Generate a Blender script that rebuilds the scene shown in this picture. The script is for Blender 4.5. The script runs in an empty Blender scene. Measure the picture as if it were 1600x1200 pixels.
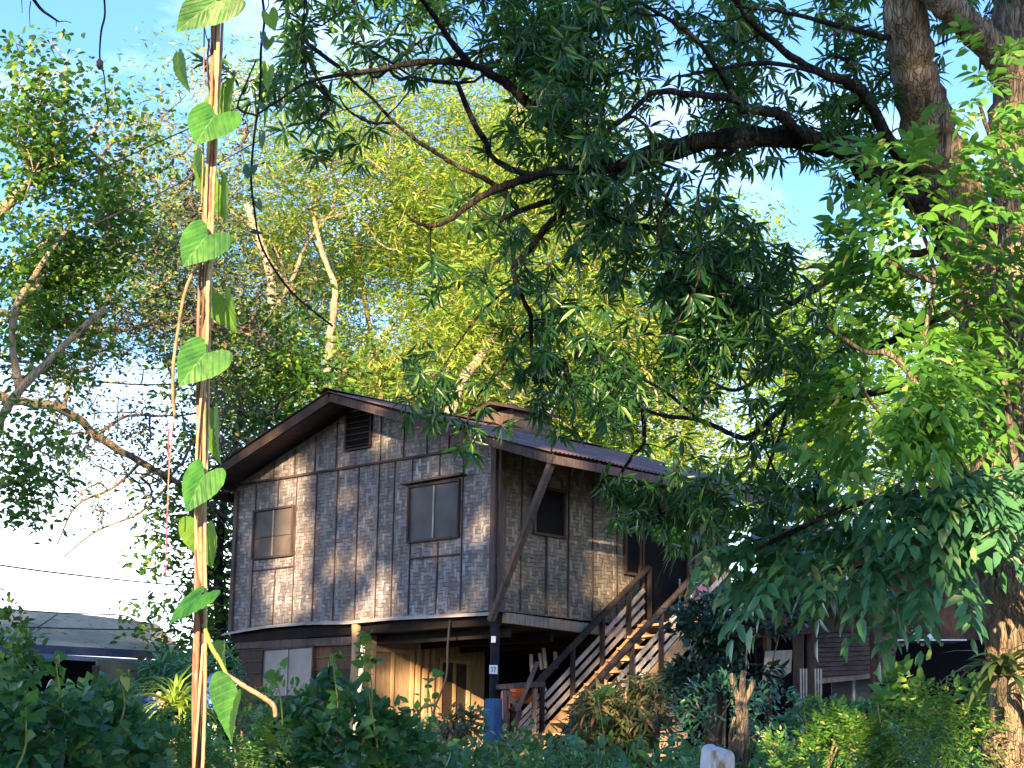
import bpy, bmesh, math, random
import numpy as np
from mathutils import Vector, Matrix
R = math.radians
random.seed(7); RNG = np.random.default_rng(11)
sc = bpy.context.scene
COL = sc.collection

# ---------------------------------------------------------------- camera
CZ = 1.6
FPX, PITCH, ROLL = 3015.0, 0.212, 0.018
_cp, _sp, _cr, _sr = math.cos(PITCH), math.sin(PITCH), math.cos(ROLL), math.sin(ROLL)
_r = Vector((1, 0, 0)); _f = Vector((0, _cp, _sp)); _u = Vector((0, -_sp, _cp))
RGT = _r * _cr + _u * _sr; UPV = _u * _cr - _r * _sr; FWD = _f
cam_d = bpy.data.cameras.new("Camera"); cam = bpy.data.objects.new("Camera", cam_d); COL.objects.link(cam)
M = Matrix((( RGT.x, UPV.x, -FWD.x, 0), (RGT.y, UPV.y, -FWD.y, 0), (RGT.z, UPV.z, -FWD.z, CZ), (0, 0, 0, 1)))
cam.matrix_world = M
cam_d.sensor_width = 36; cam_d.lens = FPX / 1600 * 36; cam_d.clip_start = .1; cam_d.clip_end = 2000
sc.camera = cam

# ---------------------------------------------------------------- sky, sun, exposure
SUN_EL = R(14.5); LH = Vector((.20, .98)).normalized()      # the light travels this way
L = Vector((LH.x * math.cos(SUN_EL), LH.y * math.cos(SUN_EL), -math.sin(SUN_EL)))
world = bpy.data.worlds.new("World"); sc.world = world; world.use_nodes = True
nt = world.node_tree; nt.nodes.clear()
def N(t, **k):
    n = nt.nodes.new(t)
    for a, b in k.items(): setattr(n, a, b)
    return n
out = N('ShaderNodeOutputWorld'); bg = N('ShaderNodeBackground'); sky = N('ShaderNodeTexSky')
sky.sky_type = 'NISHITA'; sky.sun_disc = False; sky.sun_elevation = R(24); sky.sun_rotation = math.pi + math.atan2(LH.x, LH.y)
sky.sun_elevation = SUN_EL; sky.air_density = 1.0; sky.dust_density = .3; sky.ozone_density = 3.0
tc = N('ShaderNodeTexCoord'); mp = N('ShaderNodeMapping'); mp.inputs['Scale'].default_value = (1, 1, 2.4); mp.inputs['Location'].default_value = (.37, .2, .5)
ns = N('ShaderNodeTexNoise'); ns.inputs['Scale'].default_value = 3.2; ns.inputs['Detail'].default_value = 7; ns.inputs['Roughness'].default_value = .55
sep = N('ShaderNodeSeparateXYZ')
hz = N('ShaderNodeMapRange'); hz.inputs['From Min'].default_value = .02; hz.inputs['From Max'].default_value = .42
hz.inputs['To Min'].default_value = .37; hz.inputs['To Max'].default_value = -.20
ad = N('ShaderNodeMath', operation='ADD')
cr = N('ShaderNodeMapRange'); cr.inputs['From Min'].default_value = .44; cr.inputs['From Max'].default_value = .80
mx = N('ShaderNodeMix', data_type='RGBA'); mx.inputs['B'].default_value = (7.4, 8.0, 9.0, 1)
nt.links.new(tc.outputs['Generated'], mp.inputs['Vector']); nt.links.new(mp.outputs[0], ns.inputs['Vector'])
nt.links.new(tc.outputs['Generated'], sep.inputs[0]); nt.links.new(sep.outputs['Z'], hz.inputs['Value'])
nt.links.new(ns.outputs['Fac'], ad.inputs[0]); nt.links.new(hz.outputs[0], ad.inputs[1]); nt.links.new(ad.outputs[0], cr.inputs['Value'])
tn = N('ShaderNodeMix', data_type='RGBA', blend_type='MULTIPLY'); tn.inputs['Factor'].default_value = 1; tn.inputs['B'].default_value = (.62, .76, 1.0, 1)
nt.links.new(sky.outputs[0], tn.inputs['A']); nt.links.new(tn.outputs['Result'], mx.inputs['A']); nt.links.new(cr.outputs[0], mx.inputs['Factor'])
nt.links.new(mx.outputs['Result'], bg.inputs['Color']); bg.inputs['Strength'].default_value = .10
nt.links.new(bg.outputs[0], out.inputs[0])
sun_d = bpy.data.lights.new("Sun", 'SUN'); sun_d.energy = 5.0; sun_d.angle = R(.5); sun_d.color = (1, .70, .40)
sun = bpy.data.objects.new("Sun", sun_d); COL.objects.link(sun); sun.rotation_euler = L.to_track_quat('-Z', 'Y').to_euler()
sc.view_settings.view_transform = 'Standard'; sc.view_settings.look = 'None'; sc.view_settings.gamma = 1
sc.view_settings.use_curve_mapping = False; sc.view_settings.exposure = 2.2
sc.render.engine = 'CYCLES'; cy = sc.cycles
cy.max_bounces = 6; cy.diffuse_bounces = 3; cy.glossy_bounces = 2; cy.transmission_bounces = 4; cy.transparent_max_bounces = 4
cy.use_denoising = True; cy.denoiser = 'OPENIMAGEDENOISE'
try: cy.denoising_prefilter = 'ACCURATE'
except Exception: pass
cy.sample_clamp_indirect = 6

# ---------------------------------------------------------------- points
def at(px, py, D):
    d = (RGT * ((px - 800) / FPX) - UPV * ((py - 600) / FPX) + FWD) * D
    return Vector((d.x, d.y, d.z + CZ))
def project(P):
    q = P - np.array([0, 0, CZ]); d = q @ np.array(FWD)
    return 800 + FPX * (q @ np.array(RGT)) / d, 600 - FPX * (q @ np.array(UPV)) / d, d
YAW = .781
HC = Vector((-.178, 27.888, 2.661 + CZ))
HA = Vector((-math.cos(YAW), math.sin(YAW), 0)); HB = Vector((math.sin(YAW), math.cos(YAW), 0))
def HP(u, v, h): return HC + HA * u + HB * v + Vector((0, 0, h))
def ground_z(y, x=0.):
    t = min(1, max(0, (y - 5) / 17.)); t = t * t * (3 - 2 * t)
    return 1.93 * t

# ---------------------------------------------------------------- objects
def tag(o, label=None, cat=None, group=None, kind=None):
    if label: o['label'] = label
    if cat: o['category'] = cat
    if group: o['group'] = group
    if kind: o['kind'] = kind
    return o
def empty(name, loc, label, cat, group=None):
    o = bpy.data.objects.new(name, None); COL.objects.link(o); o.location = loc; o.empty_display_size = .1
    return tag(o, label, cat, group)
def link_mesh(name, me, mat, parent=None, smooth=False):
    o = bpy.data.objects.new(name, me); COL.objects.link(o)
    if mat: me.materials.append(mat)
    if smooth: me.polygons.foreach_set('use_smooth', np.ones(len(me.polygons), bool))
    if parent is not None:
        o.parent = parent
        Mx = parent.location if parent.parent is None else parent.location + parent.parent.location
        if parent.type == 'EMPTY': o.location = -Vector(parent.location)
        else: pass
    return o
class MB:
    def __init__(s): s.v = []; s.f = []
    def add(s, vs, fs):
        b = len(s.v); s.v += [tuple(p) for p in vs]; s.f += [tuple(b + i for i in f) for f in fs]; return s
    def box(s, o, x, y, z):
        """corner o and three edge vectors"""
        o, x, y, z = map(Vector, (o, x, y, z))
        return s.add([o, o + x, o + x + y, o + y, o + z, o + x + z, o + x + y + z, o + y + z],
            [(0, 3, 2, 1), (4, 5, 6, 7), (0, 1, 5, 4), (1, 2, 6, 5), (2, 3, 7, 6), (3, 0, 4, 7)])
    def bar(s, a, b, w, t, up=(0, 0, 1)):
        a, b = Vector(a), Vector(b); d = (b - a).normalized(); up = Vector(up)
        x = d.cross(up)
        if x.length < 1e-4: x = d.cross(Vector((1, 0, 0)))
        x.normalize(); y = x.cross(d).normalized()
        return s.box(a - x * w / 2 - y * t / 2, x * w, y * t, b - a)
    def tube(s, pts, rad, n=8, caps=True):
        pts = [Vector(p) for p in pts]; m = len(pts)
        if not hasattr(rad, '__len__'): rad = [rad] * m
        ref = Vector((.13, .31, .94)); b = len(s.v)
        for i, p in enumerate(pts):
            d = (pts[min(i + 1, m - 1)] - pts[max(i - 1, 0)])
            d = d.normalized() if d.length > 1e-9 else Vector((0, 0, 1))
            x = d.cross(ref)
            if x.length < .1: x = d.cross(Vector((1, 0, 0)))
            x.normalize(); y = d.cross(x)
            for k in range(n):
                a = 2 * math.pi * k / n
                s.v.append(tuple(p + (x * math.cos(a) + y * math.sin(a)) * rad[i]))
        for i in range(m - 1):
            for k in range(n):
                k2 = (k + 1) % n
                s.f.append((b + i * n + k, b + i * n + k2, b + (i + 1) * n + k2, b + (i + 1) * n + k))
        if caps:
            s.f.append(tuple(b + k for k in reversed(range(n)))); s.f.append(tuple(b + (m - 1) * n + k for k in range(n)))
        return s
    def build(s, name, mat, parent=None, smooth=False, bevel=0):
        me = bpy.data.meshes.new(name); me.from_pydata(s.v, [], s.f); me.update()
        o = link_mesh(name, me, mat, parent, smooth)
        if bevel:
            m = o.modifiers.new('b', 'BEVEL'); m.width = bevel; m.segments = 2; m.limit_method = 'ANGLE'
        return o
def part(name, parent, mat, label=None, **k):
    """child whose parent is a mesh part: world coordinates stay the same"""
    pass
def smooth_path(pts, rad, step=4, jit=0.):
    """Catmull-Rom through points with radii"""
    P = [Vector(p) for p in pts]; out, ro = [], []
    n = len(P)
    for i in range(n - 1):
        p0, p1, p2, p3 = P[max(i - 1, 0)], P[i], P[i + 1], P[min(i + 2, n - 1)]
        for k in range(step):
            t = k / step
            q = .5 * ((2 * p1) + (p2 - p0) * t + (2 * p0 - 5 * p1 + 4 * p2 - p3) * t * t + (3 * p1 - p0 - 3 * p2 + p3) * t ** 3)
            r = rad[i] * (1 - t) + rad[i + 1] * t
            if jit: q += Vector((random.gauss(0, 1), random.gauss(0, 1), random.gauss(0, 1))) * jit * r
            out.append(q); ro.append(r * (1 + (random.uniform(-.12, .12) if jit else 0)))
    out.append(P[-1]); ro.append(rad[-1])
    return out, ro

# ---------------------------------------------------------------- materials
def newmat(name):
    m = bpy.data.materials.new(name); m.use_nodes = True; t = m.node_tree; t.nodes.clear()
    return m, t
class G:
    """tiny node helper"""
    def __init__(s, t): s.t = t
    def n(s, ty, ins=None, **k):
        x = s.t.nodes.new(ty)
        for a, b in k.items(): setattr(x, a, b)
        for a, b in (ins or {}).items():
            if hasattr(b, 'is_output') or isinstance(b, bpy.types.NodeSocket): s.t.links.new(b, x.inputs[a])
            else: x.inputs[a].default_value = b
        return x
    def math(s, op, a, b=0., c=0.):
        return s.n('ShaderNodeMath', {0: a, 1: b, 2: c}, operation=op).outputs[0]
    def mix(s, f, a, b, bt='MIX'):
        x = s.t.nodes.new('ShaderNodeMix'); x.data_type = 'RGBA'; x.blend_type = bt
        for k, v in (('Factor', f), ('A', a), ('B', b)):
            if isinstance(v, bpy.types.NodeSocket): s.t.links.new(v, x.inputs[k])
            elif k != 'Factor': x.inputs[k].default_value = (*v[:3], 1)
            else: x.inputs[k].default_value = v
        return x.outputs['Result']
    def rng(s, v, a, b, c=0., d=1.):
        return s.n('ShaderNodeMapRange', {'Value': v, 'From Min': a, 'From Max': b, 'To Min': c, 'To Max': d}).outputs[0]
    def coord(s, scale=(1, 1, 1), which='Object'):
        c = s.n('ShaderNodeTexCoord'); return s.n('ShaderNodeMapping', {'Vector': c.outputs[which], 'Scale': scale}).outputs[0]
    def noise(s, vec, sc, det=4, rough=.55):
        return s.n('ShaderNodeTexNoise', {'Vector': vec, 'Scale': sc, 'Detail': det, 'Roughness': rough}).outputs['Fac']
    def bump(s, h, st=.5, dist=.02):
        return s.n('ShaderNodeBump', {'Height': h, 'Strength': st, 'Distance': dist}).outputs[0]
    def out(s, sh): o = s.n('ShaderNodeOutputMaterial', {'Surface': sh}); return o
    def pbr(s, col, rough=.7, spec=.3, nrm=None, metal=0.):
        i = {'Base Color': col if isinstance(col, bpy.types.NodeSocket) else (*col, 1), 'Roughness': rough, 'Metallic': metal, 'Specular IOR Level': spec}
        if nrm is not None: i['Normal'] = nrm
        return s.n('ShaderNodeBsdfPrincipled', i).outputs[0]
def leafmat(name, c1, c2, tr, trf=.35, rough=.42, spec=.4, c3=None, p3=.0, vein=False):
    m, t = newmat(name); g = G(t)
    geo = g.n('ShaderNodeNewGeometry'); rp = geo.outputs['Random Per Island']
    col = g.mix(rp, c1, c2)
    nz = g.noise(g.coord(), 1.3, 2)
    col = g.mix(g.rng(nz, .35, .65, 0, .5), col, tuple(.6 * x for x in c1))
    n2 = g.noise(g.coord(), .24, 4, .65); col = g.mix(g.rng(n2, .44, .60, 0, .55), col, (c1[0] * .5, c1[1] * .8, c1[2] * .8))  # broad darker clumps vary the green and stand in for shadow masses
    if c3 is not None:
        h = g.math('FRACT', g.math('MULTIPLY', rp, 37.7)); col = g.mix(g.math('GREATER_THAN', h, 1 - p3), col, c3)
    nrm = None
    if vein:
        uv = g.n('ShaderNodeUVMap'); sp = g.n('ShaderNodeSeparateXYZ', {0: uv.outputs[0]})
        ax = g.math('ABSOLUTE', g.math('SUBTRACT', sp.outputs[0], .5))
        ph = g.math('MULTIPLY', g.math('SUBTRACT', sp.outputs[1], g.math('MULTIPLY', ax, 1.7)), 4.6)
        d = g.math('ABSOLUTE', g.math('SUBTRACT', g.math('FRACT', ph), .5))
        side = g.rng(d, 0., .10, 1, 0); mid = g.rng(ax, 0., .018, 1, 0)
        vv = g.math('MAXIMUM', g.math('MULTIPLY', side, .75), mid)
        big = g.noise(g.coord(), 22, 3, .6); col = g.mix(g.rng(big, .35, .7, 0, .55), col, tuple(min(1, x * 1.9) for x in c2)); col = g.mix(g.math('MULTIPLY', vv, .42), col, tuple(min(1, x * 2.0 + .03) for x in c2))
        soft = g.math('PINGPONG', ph, .5)
        nrm = g.bump(g.math('SUBTRACT', soft, g.math('MULTIPLY', vv, .4)), .35, .003)
    p = g.pbr(col, rough, spec, nrm)
    tc_ = g.mix(.6, col, tr)
    tr_ = g.n('ShaderNodeBsdfTranslucent', {'Color': tc_})
    g.out(g.n('ShaderNodeMixShader', {0: trf, 1: p, 2: tr_.outputs[0]}).outputs[0]); return m
def barkmat(name, c1, c2, lichen=(.35, .33, .24), lf=.35, sc_=1.):
    m, t = newmat(name); g = G(t); co = g.coord((1, 1, .15))
    wv = g.n('ShaderNodeVectorMath', {0: co, 1: g.n('ShaderNodeVectorMath', {0: g.n('ShaderNodeTexNoise', {'Vector': co, 'Scale': 7.}).outputs['Color'], 1: (.16, .16, .16)}, operation='MULTIPLY').outputs[0]}, operation='ADD').outputs[0]
    a = g.noise(co, 12 * sc_, 8, .7); w = g.n('ShaderNodeTexVoronoi', {'Vector': wv, 'Scale': 30 * sc_}, feature='DISTANCE_TO_EDGE').outputs[0]
    cr2 = g.rng(w, 0., .10, .6, 1)
    col = g.mix(g.rng(a, .35, .65), c1, c2); col = g.mix(cr2, tuple(x * .8 for x in c1), col)
    b = g.noise(g.coord(), 2.3 * sc_, 6, .75); col = g.mix(g.rng(b, .55, .62, 0, lf * 2), col, lichen)
    g.out(g.pbr(col, .9, .12, g.bump(g.math('ADD', g.math('MULTIPLY', a, .5), cr2), 1., .035))); return m
def vinemat(name, c1, c2, c3):
    m, t = newmat(name); g = G(t); a = g.noise(g.coord((90, 90, 7)), 1.5, 5, .65); b = g.noise(g.coord((40, 40, 16)), 1., 4, .6)
    col = g.mix(g.rng(a, .35, .65), c1, c2); col = g.mix(g.rng(b, .54, .66, 0, .8), col, c3)
    g.out(g.pbr(col, .6, .3, g.bump(a, .5, .002))); return m
def woodmat(name, c1, c2, sc_=1., rough=.8, stain=None, axis=2):
    m, t = newmat(name); g = G(t)
    s3 = [14, 14, 14]; s3[axis] = 1.6
    a = g.noise(g.coord(tuple(s3)), 2 * sc_, 5, .6); col = g.mix(g.rng(a, .3, .7), c1, c2)
    b = g.noise(g.coord(), 1.4, 4, .6)
    col = g.mix(g.rng(b, .5, .7, 0, .6), col, stain or tuple(.45 * x for x in c1))
    g.out(g.pbr(col, rough, .2, g.bump(a, .4, .01))); return m
def plain(name, c, rough=.6, var=.25, spec=.3, metal=0., sc_=6):
    m, t = newmat(name); g = G(t); a = g.noise(g.coord(), sc_, 5, .6)
    g.out(g.pbr(g.mix(g.rng(a, .3, .7), tuple(x * (1 - var) for x in c), tuple(min(1, x * (1 + var)) for x in c)), rough, spec, g.bump(a, .2, .01), metal)); return m

def weavemat(name, light, dark, brown, s=.042, along='g'):
    """twill woven bamboo; u runs along the wall, h up"""
    m, t = newmat(name); g = G(t)
    co = g.n('ShaderNodeTexCoord').outputs['Object']
    d = HA if along == 'g' else HB
    u = g.n('ShaderNodeVectorMath', {0: co, 1: tuple(d)}, operation='DOT_PRODUCT').outputs['Value']
    h = g.n('ShaderNodeSeparateXYZ', {0: co}).outputs[2]
    wob = g.noise(co, 2.2, 4); wv = g.math('MULTIPLY', g.math('SUBTRACT', wob, .5), .12)
    U = g.math('MULTIPLY', g.math('ADD', u, wv), 1 / s); H = g.math('MULTIPLY', g.math('ADD', h, wv), 1 / s)
    i, j = g.math('FLOOR', U), g.math('FLOOR', H)
    # the twill turns its direction every few rows (herring bone)
    fold = g.math('PINGPONG', j, 6.)
    sm = g.math('FLOORED_MODULO', g.math('ADD', i, fold), 4.)
    over = g.math('LESS_THAN', sm, 1.5)
    fu, fh = g.math('FRACT', U), g.math('FRACT', H)
    eh = g.rng(g.math('ABSOLUTE', g.math('SUBTRACT', fh, .5)), .32, .5, 1, 0)
    ev = g.rng(g.math('ABSOLUTE', g.math('SUBTRACT', fu, .5)), .32, .5, 1, 0)
    hgt = g.n('ShaderNodeMix', {'Factor': over, 'A': ev, 'B': eh}).outputs[0]
    # piece ids
    hp = g.math('FLOOR', g.math('DIVIDE', g.math('ADD', i, fold), 4.)); vp = g.math('FLOOR', g.math('DIVIDE', g.math('ADD', fold, g.math('ADD', i, 2.)), 4.))
    wh = g.n('ShaderNodeTexWhiteNoise', {'Vector': g.n('ShaderNodeCombineXYZ', {0: hp, 1: j, 2: 3.}).outputs[0]}, noise_dimensions='3D').outputs['Value']
    wn = g.n('ShaderNodeTexWhiteNoise', {'Vector': g.n('ShaderNodeCombineXYZ', {0: i, 1: vp, 2: 7.}).outputs[0]}, noise_dimensions='3D').outputs['Value']
    rnd = g.n('ShaderNodeMix', {'Factor': over, 'A': wn, 'B': wh}).outputs[0]
    big = g.noise(co, 1.1, 5, .65)
    col = g.mix(g.math('POWER', rnd, 1.3), dark, light)
    col = g.mix(g.math('MULTIPLY', over, .35), col, tuple(x * .62 for x in light))
    col = g.mix(g.rng(big, .42, .72, 0, .75), col, brown)
    st_ = g.noise(g.n('ShaderNodeMapping', {'Vector': co, 'Scale': (3.2, 3.2, .7)}).outputs[0], 1.6, 5, .7); col = g.mix(g.rng(st_, .56, .70, 0, .65), col, (.11, .055, .04)); col = g.mix(g.rng(st_, .30, .42, .6, 0), col, (.045, .042, .05))
    ed = g.noise(co, 26, 3, .7); col = g.mix(g.rng(ed, .60, .68, 0, .8), col, (.03, .027, .03))
    col = g.mix(g.rng(hgt, 0, .5, .8, 0), col, tuple(x * .22 for x in brown))
    g.out(g.pbr(col, .62, .35, g.bump(hgt, .8, .012))); return m
def corrmat(name, c1, c2, rust):
    m, t = newmat(name); g = G(t); a = g.noise(g.coord(), 1.3, 6, .65); b = g.noise(g.coord((1, 1, 1)), 9, 4)
    col = g.mix(g.rng(a, .42, .6), c1, rust); col = g.mix(g.rng(b, .4, .7, 0, .5), col, c2)
    g.out(g.pbr(col, .55, .4, g.bump(b, .2, .01), .15)); return m

MT = {}
MT['mango'] = leafmat('mango_leaf', (.014, .060, .020), (.050, .155, .034), (.18, .44, .05), .27, .34, .5, (.14, .30, .05), .10)
MT['liana'] = leafmat('liana_leaf', (.060, .21, .030), (.15, .34, .050), (.32, .60, .07), .34, .42, .35, (.42, .48, .16), .04)
MT['teal'] = leafmat('glossy_leaf', (.060, .19, .085), (.13, .33, .145), (.18, .42, .12), .22, .30, .55, (.22, .34, .16), .08)
MT['acacia'] = leafmat('yellow_green_leaf', (.17, .31, .045), (.33, .47, .095), (.48, .62, .10), .38, .6, .15, (.50, .46, .10), .14)
MT['acacia2'] = leafmat('fresh_green_leaf', (.16, .33, .030), (.36, .52, .05), (.48, .64, .06), .38, .55, .2, (.07, .15, .04), .25)
MT['broad'] = leafmat('broad_green_leaf', (.030, .105, .020), (.11, .26, .035), (.25, .45, .05), .3, .45, .35, (.22, .34, .05), .15)
MT['fine'] = leafmat('fine_dark_leaf', (.045, .075, .05), (.10, .14, .07), (.16, .25, .07), .25, .55, .25, (.24, .26, .06), .18)
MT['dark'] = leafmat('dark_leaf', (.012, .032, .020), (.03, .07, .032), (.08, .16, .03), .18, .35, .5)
MT['ivy'] = leafmat('ivy_leaf', (.030, .125, .050), (.12, .30, .105), (.16, .36, .07), .25, .42, .35, (.13, .25, .06), .12)
MT['fern'] = leafmat('fern_leaf', (.05, .17, .030), (.14, .32, .045), (.25, .42, .06), .3, .5, .3, (.30, .34, .10), .12)
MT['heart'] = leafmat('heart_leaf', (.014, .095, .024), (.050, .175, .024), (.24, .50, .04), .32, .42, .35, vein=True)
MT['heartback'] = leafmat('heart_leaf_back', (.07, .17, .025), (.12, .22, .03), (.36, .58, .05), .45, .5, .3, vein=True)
MT['darkheart'] = leafmat('shaded_heart_leaf', (.025, .085, .04), (.05, .13, .05), (.12, .25, .05), .25, .5, .3, vein=True)  # shade is put into this darker leaf green
MT['spiky'] = leafmat('spiky_leaf', (.30, .46, .05), (.55, .62, .12), (.6, .7, .1), .35, .45, .35)
MT['strap'] = leafmat('strap_leaf', (.06, .12, .04), (.16, .22, .07), (.25, .35, .08), .3, .5, .3)
MT['pinky'] = leafmat('pinkish_leaf', (.045, .075, .035), (.19, .20, .085), (.4, .38, .12), .3, .5, .3, (.36, .17, .10), .09)
MT['caster'] = leafmat('shade_tree_leaf', (.07, .16, .04), (.13, .24, .06), (.2, .35, .05), .2, .6, .2)  # for the unseen shade trees added behind the camera
MT['palmdry'] = leafmat('dull_palm_strip', (.05, .055, .035), (.12, .12, .075), (.2, .2, .1), .15, .7, .2)
MT['dry'] = leafmat('dry_leaf', (.20, .14, .06), (.38, .28, .12), (.4, .3, .1), .2, .7, .2)
MT['bark'] = barkmat('dark_bark', (.010, .009, .009), (.042, .036, .031), (.22, .20, .14), .26)
MT['bark_big'] = barkmat('trunk_bark', (.075, .058, .045), (.38, .30, .21), (.34, .30, .21), .34, 1.2)
MT['bark_pale'] = barkmat('pale_bark', (.22, .17, .11), (.48, .40, .28), (.5, .46, .34), .3)
MT['bark_mid'] = barkmat('grey_bark', (.10, .085, .06), (.24, .2, .15), (.4, .36, .24), .3)
MT['vine'] = vinemat('vine_bark', (.22, .125, .075), (.38, .26, .165), (.10, .05, .035))
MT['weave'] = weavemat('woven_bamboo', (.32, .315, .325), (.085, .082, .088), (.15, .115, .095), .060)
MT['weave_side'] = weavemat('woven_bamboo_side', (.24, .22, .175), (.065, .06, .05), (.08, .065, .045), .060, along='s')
MT['board'] = woodmat('weathered_board', (.060, .043, .040), (.135, .10, .088))
MT['hboard'] = woodmat('old_cladding', (.05, .036, .034), (.12, .09, .08), axis=0)
MT['batten'] = woodmat('thin_batten', (.035, .025, .026), (.09, .066, .06))
MT['railwood'] = woodmat('black_log', (.016, .013, .014), (.05, .038, .034))
MT['lightboard'] = woodmat('grey_board', (.15, .125, .10), (.27, .23, .19))
MT['darkboard'] = woodmat('dark_board', (.035, .024, .02), (.08, .055, .045))
MT['underfloor'] = woodmat('shade_dark_board', (.006, .005, .005), (.014, .011, .010))  # near-black wood stands in for the shade below the floor
MT['tan'] = woodmat('tan_board', (.34, .21, .11), (.52, .35, .19), stain=(.22, .13, .07))
MT['slat'] = woodmat('grey_slat', (.30, .27, .24), (.50, .46, .40))
MT['ply'] = woodmat('plywood', (.24, .16, .09), (.38, .27, .16), stain=(.12, .08, .05))
MT['roof'] = corrmat('corrugated_roof', (.115, .085, .10), (.19, .15, .17), (.13, .06, .045))
MT['screen'] = plain('window_screen', (.040, .044, .052), .5, .35, .35, 0, 2.5)
MT['screen_brown'] = plain('brown_screen', (.085, .070, .060), .6, .35, .3, 0, 2.5)  # browner and lighter than the other window screen
MT['curtain'] = plain('curtained_pane', (.15, .14, .135), .4, .35, .5, 0, 2)
MT['black'] = plain('black_opening', (.006, .006, .009), .8, .2, .1)  # flat black stands in for unlit depth in openings and under floors
MT['concrete'] = plain('roof_sheet', (.34, .31, .25), .85, .22)
MT['bluegutter'] = plain('blue_gutter', (.16, .22, .36), .5, .25)
MT['blue'] = plain('blue_paint', (.018, .085, .20), .6, .3)
MT['white'] = plain('white_paint', (.70, .72, .75), .5, .1)
MT['whitecloth'] = plain('white_plastic', (.62, .64, .72), .45, .12)
MT['ink'] = plain('black_ink', (.02, .02, .02), .5, .1)
MT['metal'] = plain('grey_metal', (.35, .38, .45), .4, .2, .5, .4)
MT['pipe'] = plain('black_pipe', (.010, .011, .017), .8, .2, .2)
MT['orange'] = plain('orange_plastic', (.75, .12, .03), .45, .15)
MT['red'] = plain('red_plastic', (.50, .05, .03), .45, .2)
MT['pinkcloth'] = plain('pink_cloth', (.70, .22, .22), .8, .15)
MT['bluecloth'] = plain('blue_tarp', (.05, .14, .50), .5, .3)
MT['greypot'] = plain('grey_pot', (.32, .31, .30), .7, .2)
MT['soil'] = plain('soil', (.05, .035, .025), .9, .4)
MT['wire'] = plain('wire', (.05, .045, .05), .6, .1)
MT['pinkstring'] = plain('pink_string', (.75, .12, .22), .6, .1)
MT['flower'] = plain('peach_flower', (.80, .55, .45), .6, .15)

# ---------------------------------------------------------------- leaves
def fan(name): return name
T_LANCE = (np.array([(0, 0, 0), (-.42, .28, .04), (0, .28, -.03), (.42, .28, .04), (-.40, .66, -.06), (0, .66, -.12), (.40, .66, -.06), (0, 1, -.28)], float),
           [(0, 2, 1), (0, 3, 2), (1, 2, 5, 4), (2, 3, 6, 5), (4, 5, 7), (5, 6, 7)])
T_OVAL = (np.array([(0, 0, 0), (-.5, .30, .03), (0, .32, -.03), (.5, .30, .03), (-.40, .68, -.05), (0, .70, -.09), (.40, .68, -.05), (0, 1, -.2)], float),
          [(0, 2, 1), (0, 3, 2), (1, 2, 5, 4), (2, 3, 6, 5), (4, 5, 7), (5, 6, 7)])
T_RH = (np.array([(0, 0, 0), (-.5, .45, 0), (0, 1, -.08), (.5, .45, 0)], float), [(0, 3, 2, 1)])
T_HEART = (np.array([(0, .0, 0), (-.30, -.16, .02), (-.52, .12, .03), (-.36, .55, -.02), (0, 1, -.16), (.36, .55, -.02), (.52, .12, .03), (.30, -.16, .02), (0, .45, -.07)], float),
           [(0, 8, 2, 1), (8, 3, 2), (8, 4, 3), (8, 5, 4), (8, 6, 5), (0, 7, 6, 8)])
T_STRAP = (np.array([(-.5, 0, 0), (.5, 0, 0), (-.55, .3, .10), (.55, .3, .10), (-.45, .6, .08), (.45, .6, .08), (-.28, .85, -.08), (.28, .85, -.08), (0, 1, -.24)], float),
           [(0, 1, 3, 2), (2, 3, 5, 4), (4, 5, 7, 6), (6, 7, 8)])
def norm(a): return a / np.maximum(np.linalg.norm(a, axis=1, keepdims=True), 1e-9)
def leaves(name, pos, d, up, Ln, Wd, tpl, mat, parent=None, kind=None):
    tv, tf = tpl; n = len(pos); k = len(tv)
    d = norm(d); x = norm(np.cross(d, up)); z = np.cross(x, d)
    Ln = np.broadcast_to(Ln, (n,))[:, None, None]; Wd = np.broadcast_to(Wd, (n,))[:, None, None]
    V = pos[:, None, :] + x[:, None, :] * Wd * tv[None, :, 0:1] + d[:, None, :] * Ln * tv[None, :, 1:2] + z[:, None, :] * Ln * tv[None, :, 2:3]
    V = V.reshape(-1, 3).astype(np.float32)
    flat = np.concatenate([np.array(f) for f in tf]); cnt = np.array([len(f) for f in tf])
    idx = (flat[None, :] + (np.arange(n) * k)[:, None]).ravel().astype(np.int32)
    tot = np.tile(cnt, n).astype(np.int32); st = np.concatenate([[0], np.cumsum(tot)[:-1]]).astype(np.int32)
    me = bpy.data.meshes.new(name); me.vertices.add(len(V)); me.vertices.foreach_set('co', V.ravel())
    me.loops.add(len(idx)); me.loops.foreach_set('vertex_index', idx)
    me.polygons.add(len(tot)); me.polygons.foreach_set('loop_start', st); me.polygons.foreach_set('loop_total', tot)
    me.update(calc_edges=True)
    o = link_mesh(name, me, mat, parent)
    return o
def rdir(n): return norm(RNG.normal(size=(n, 3)))
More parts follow.
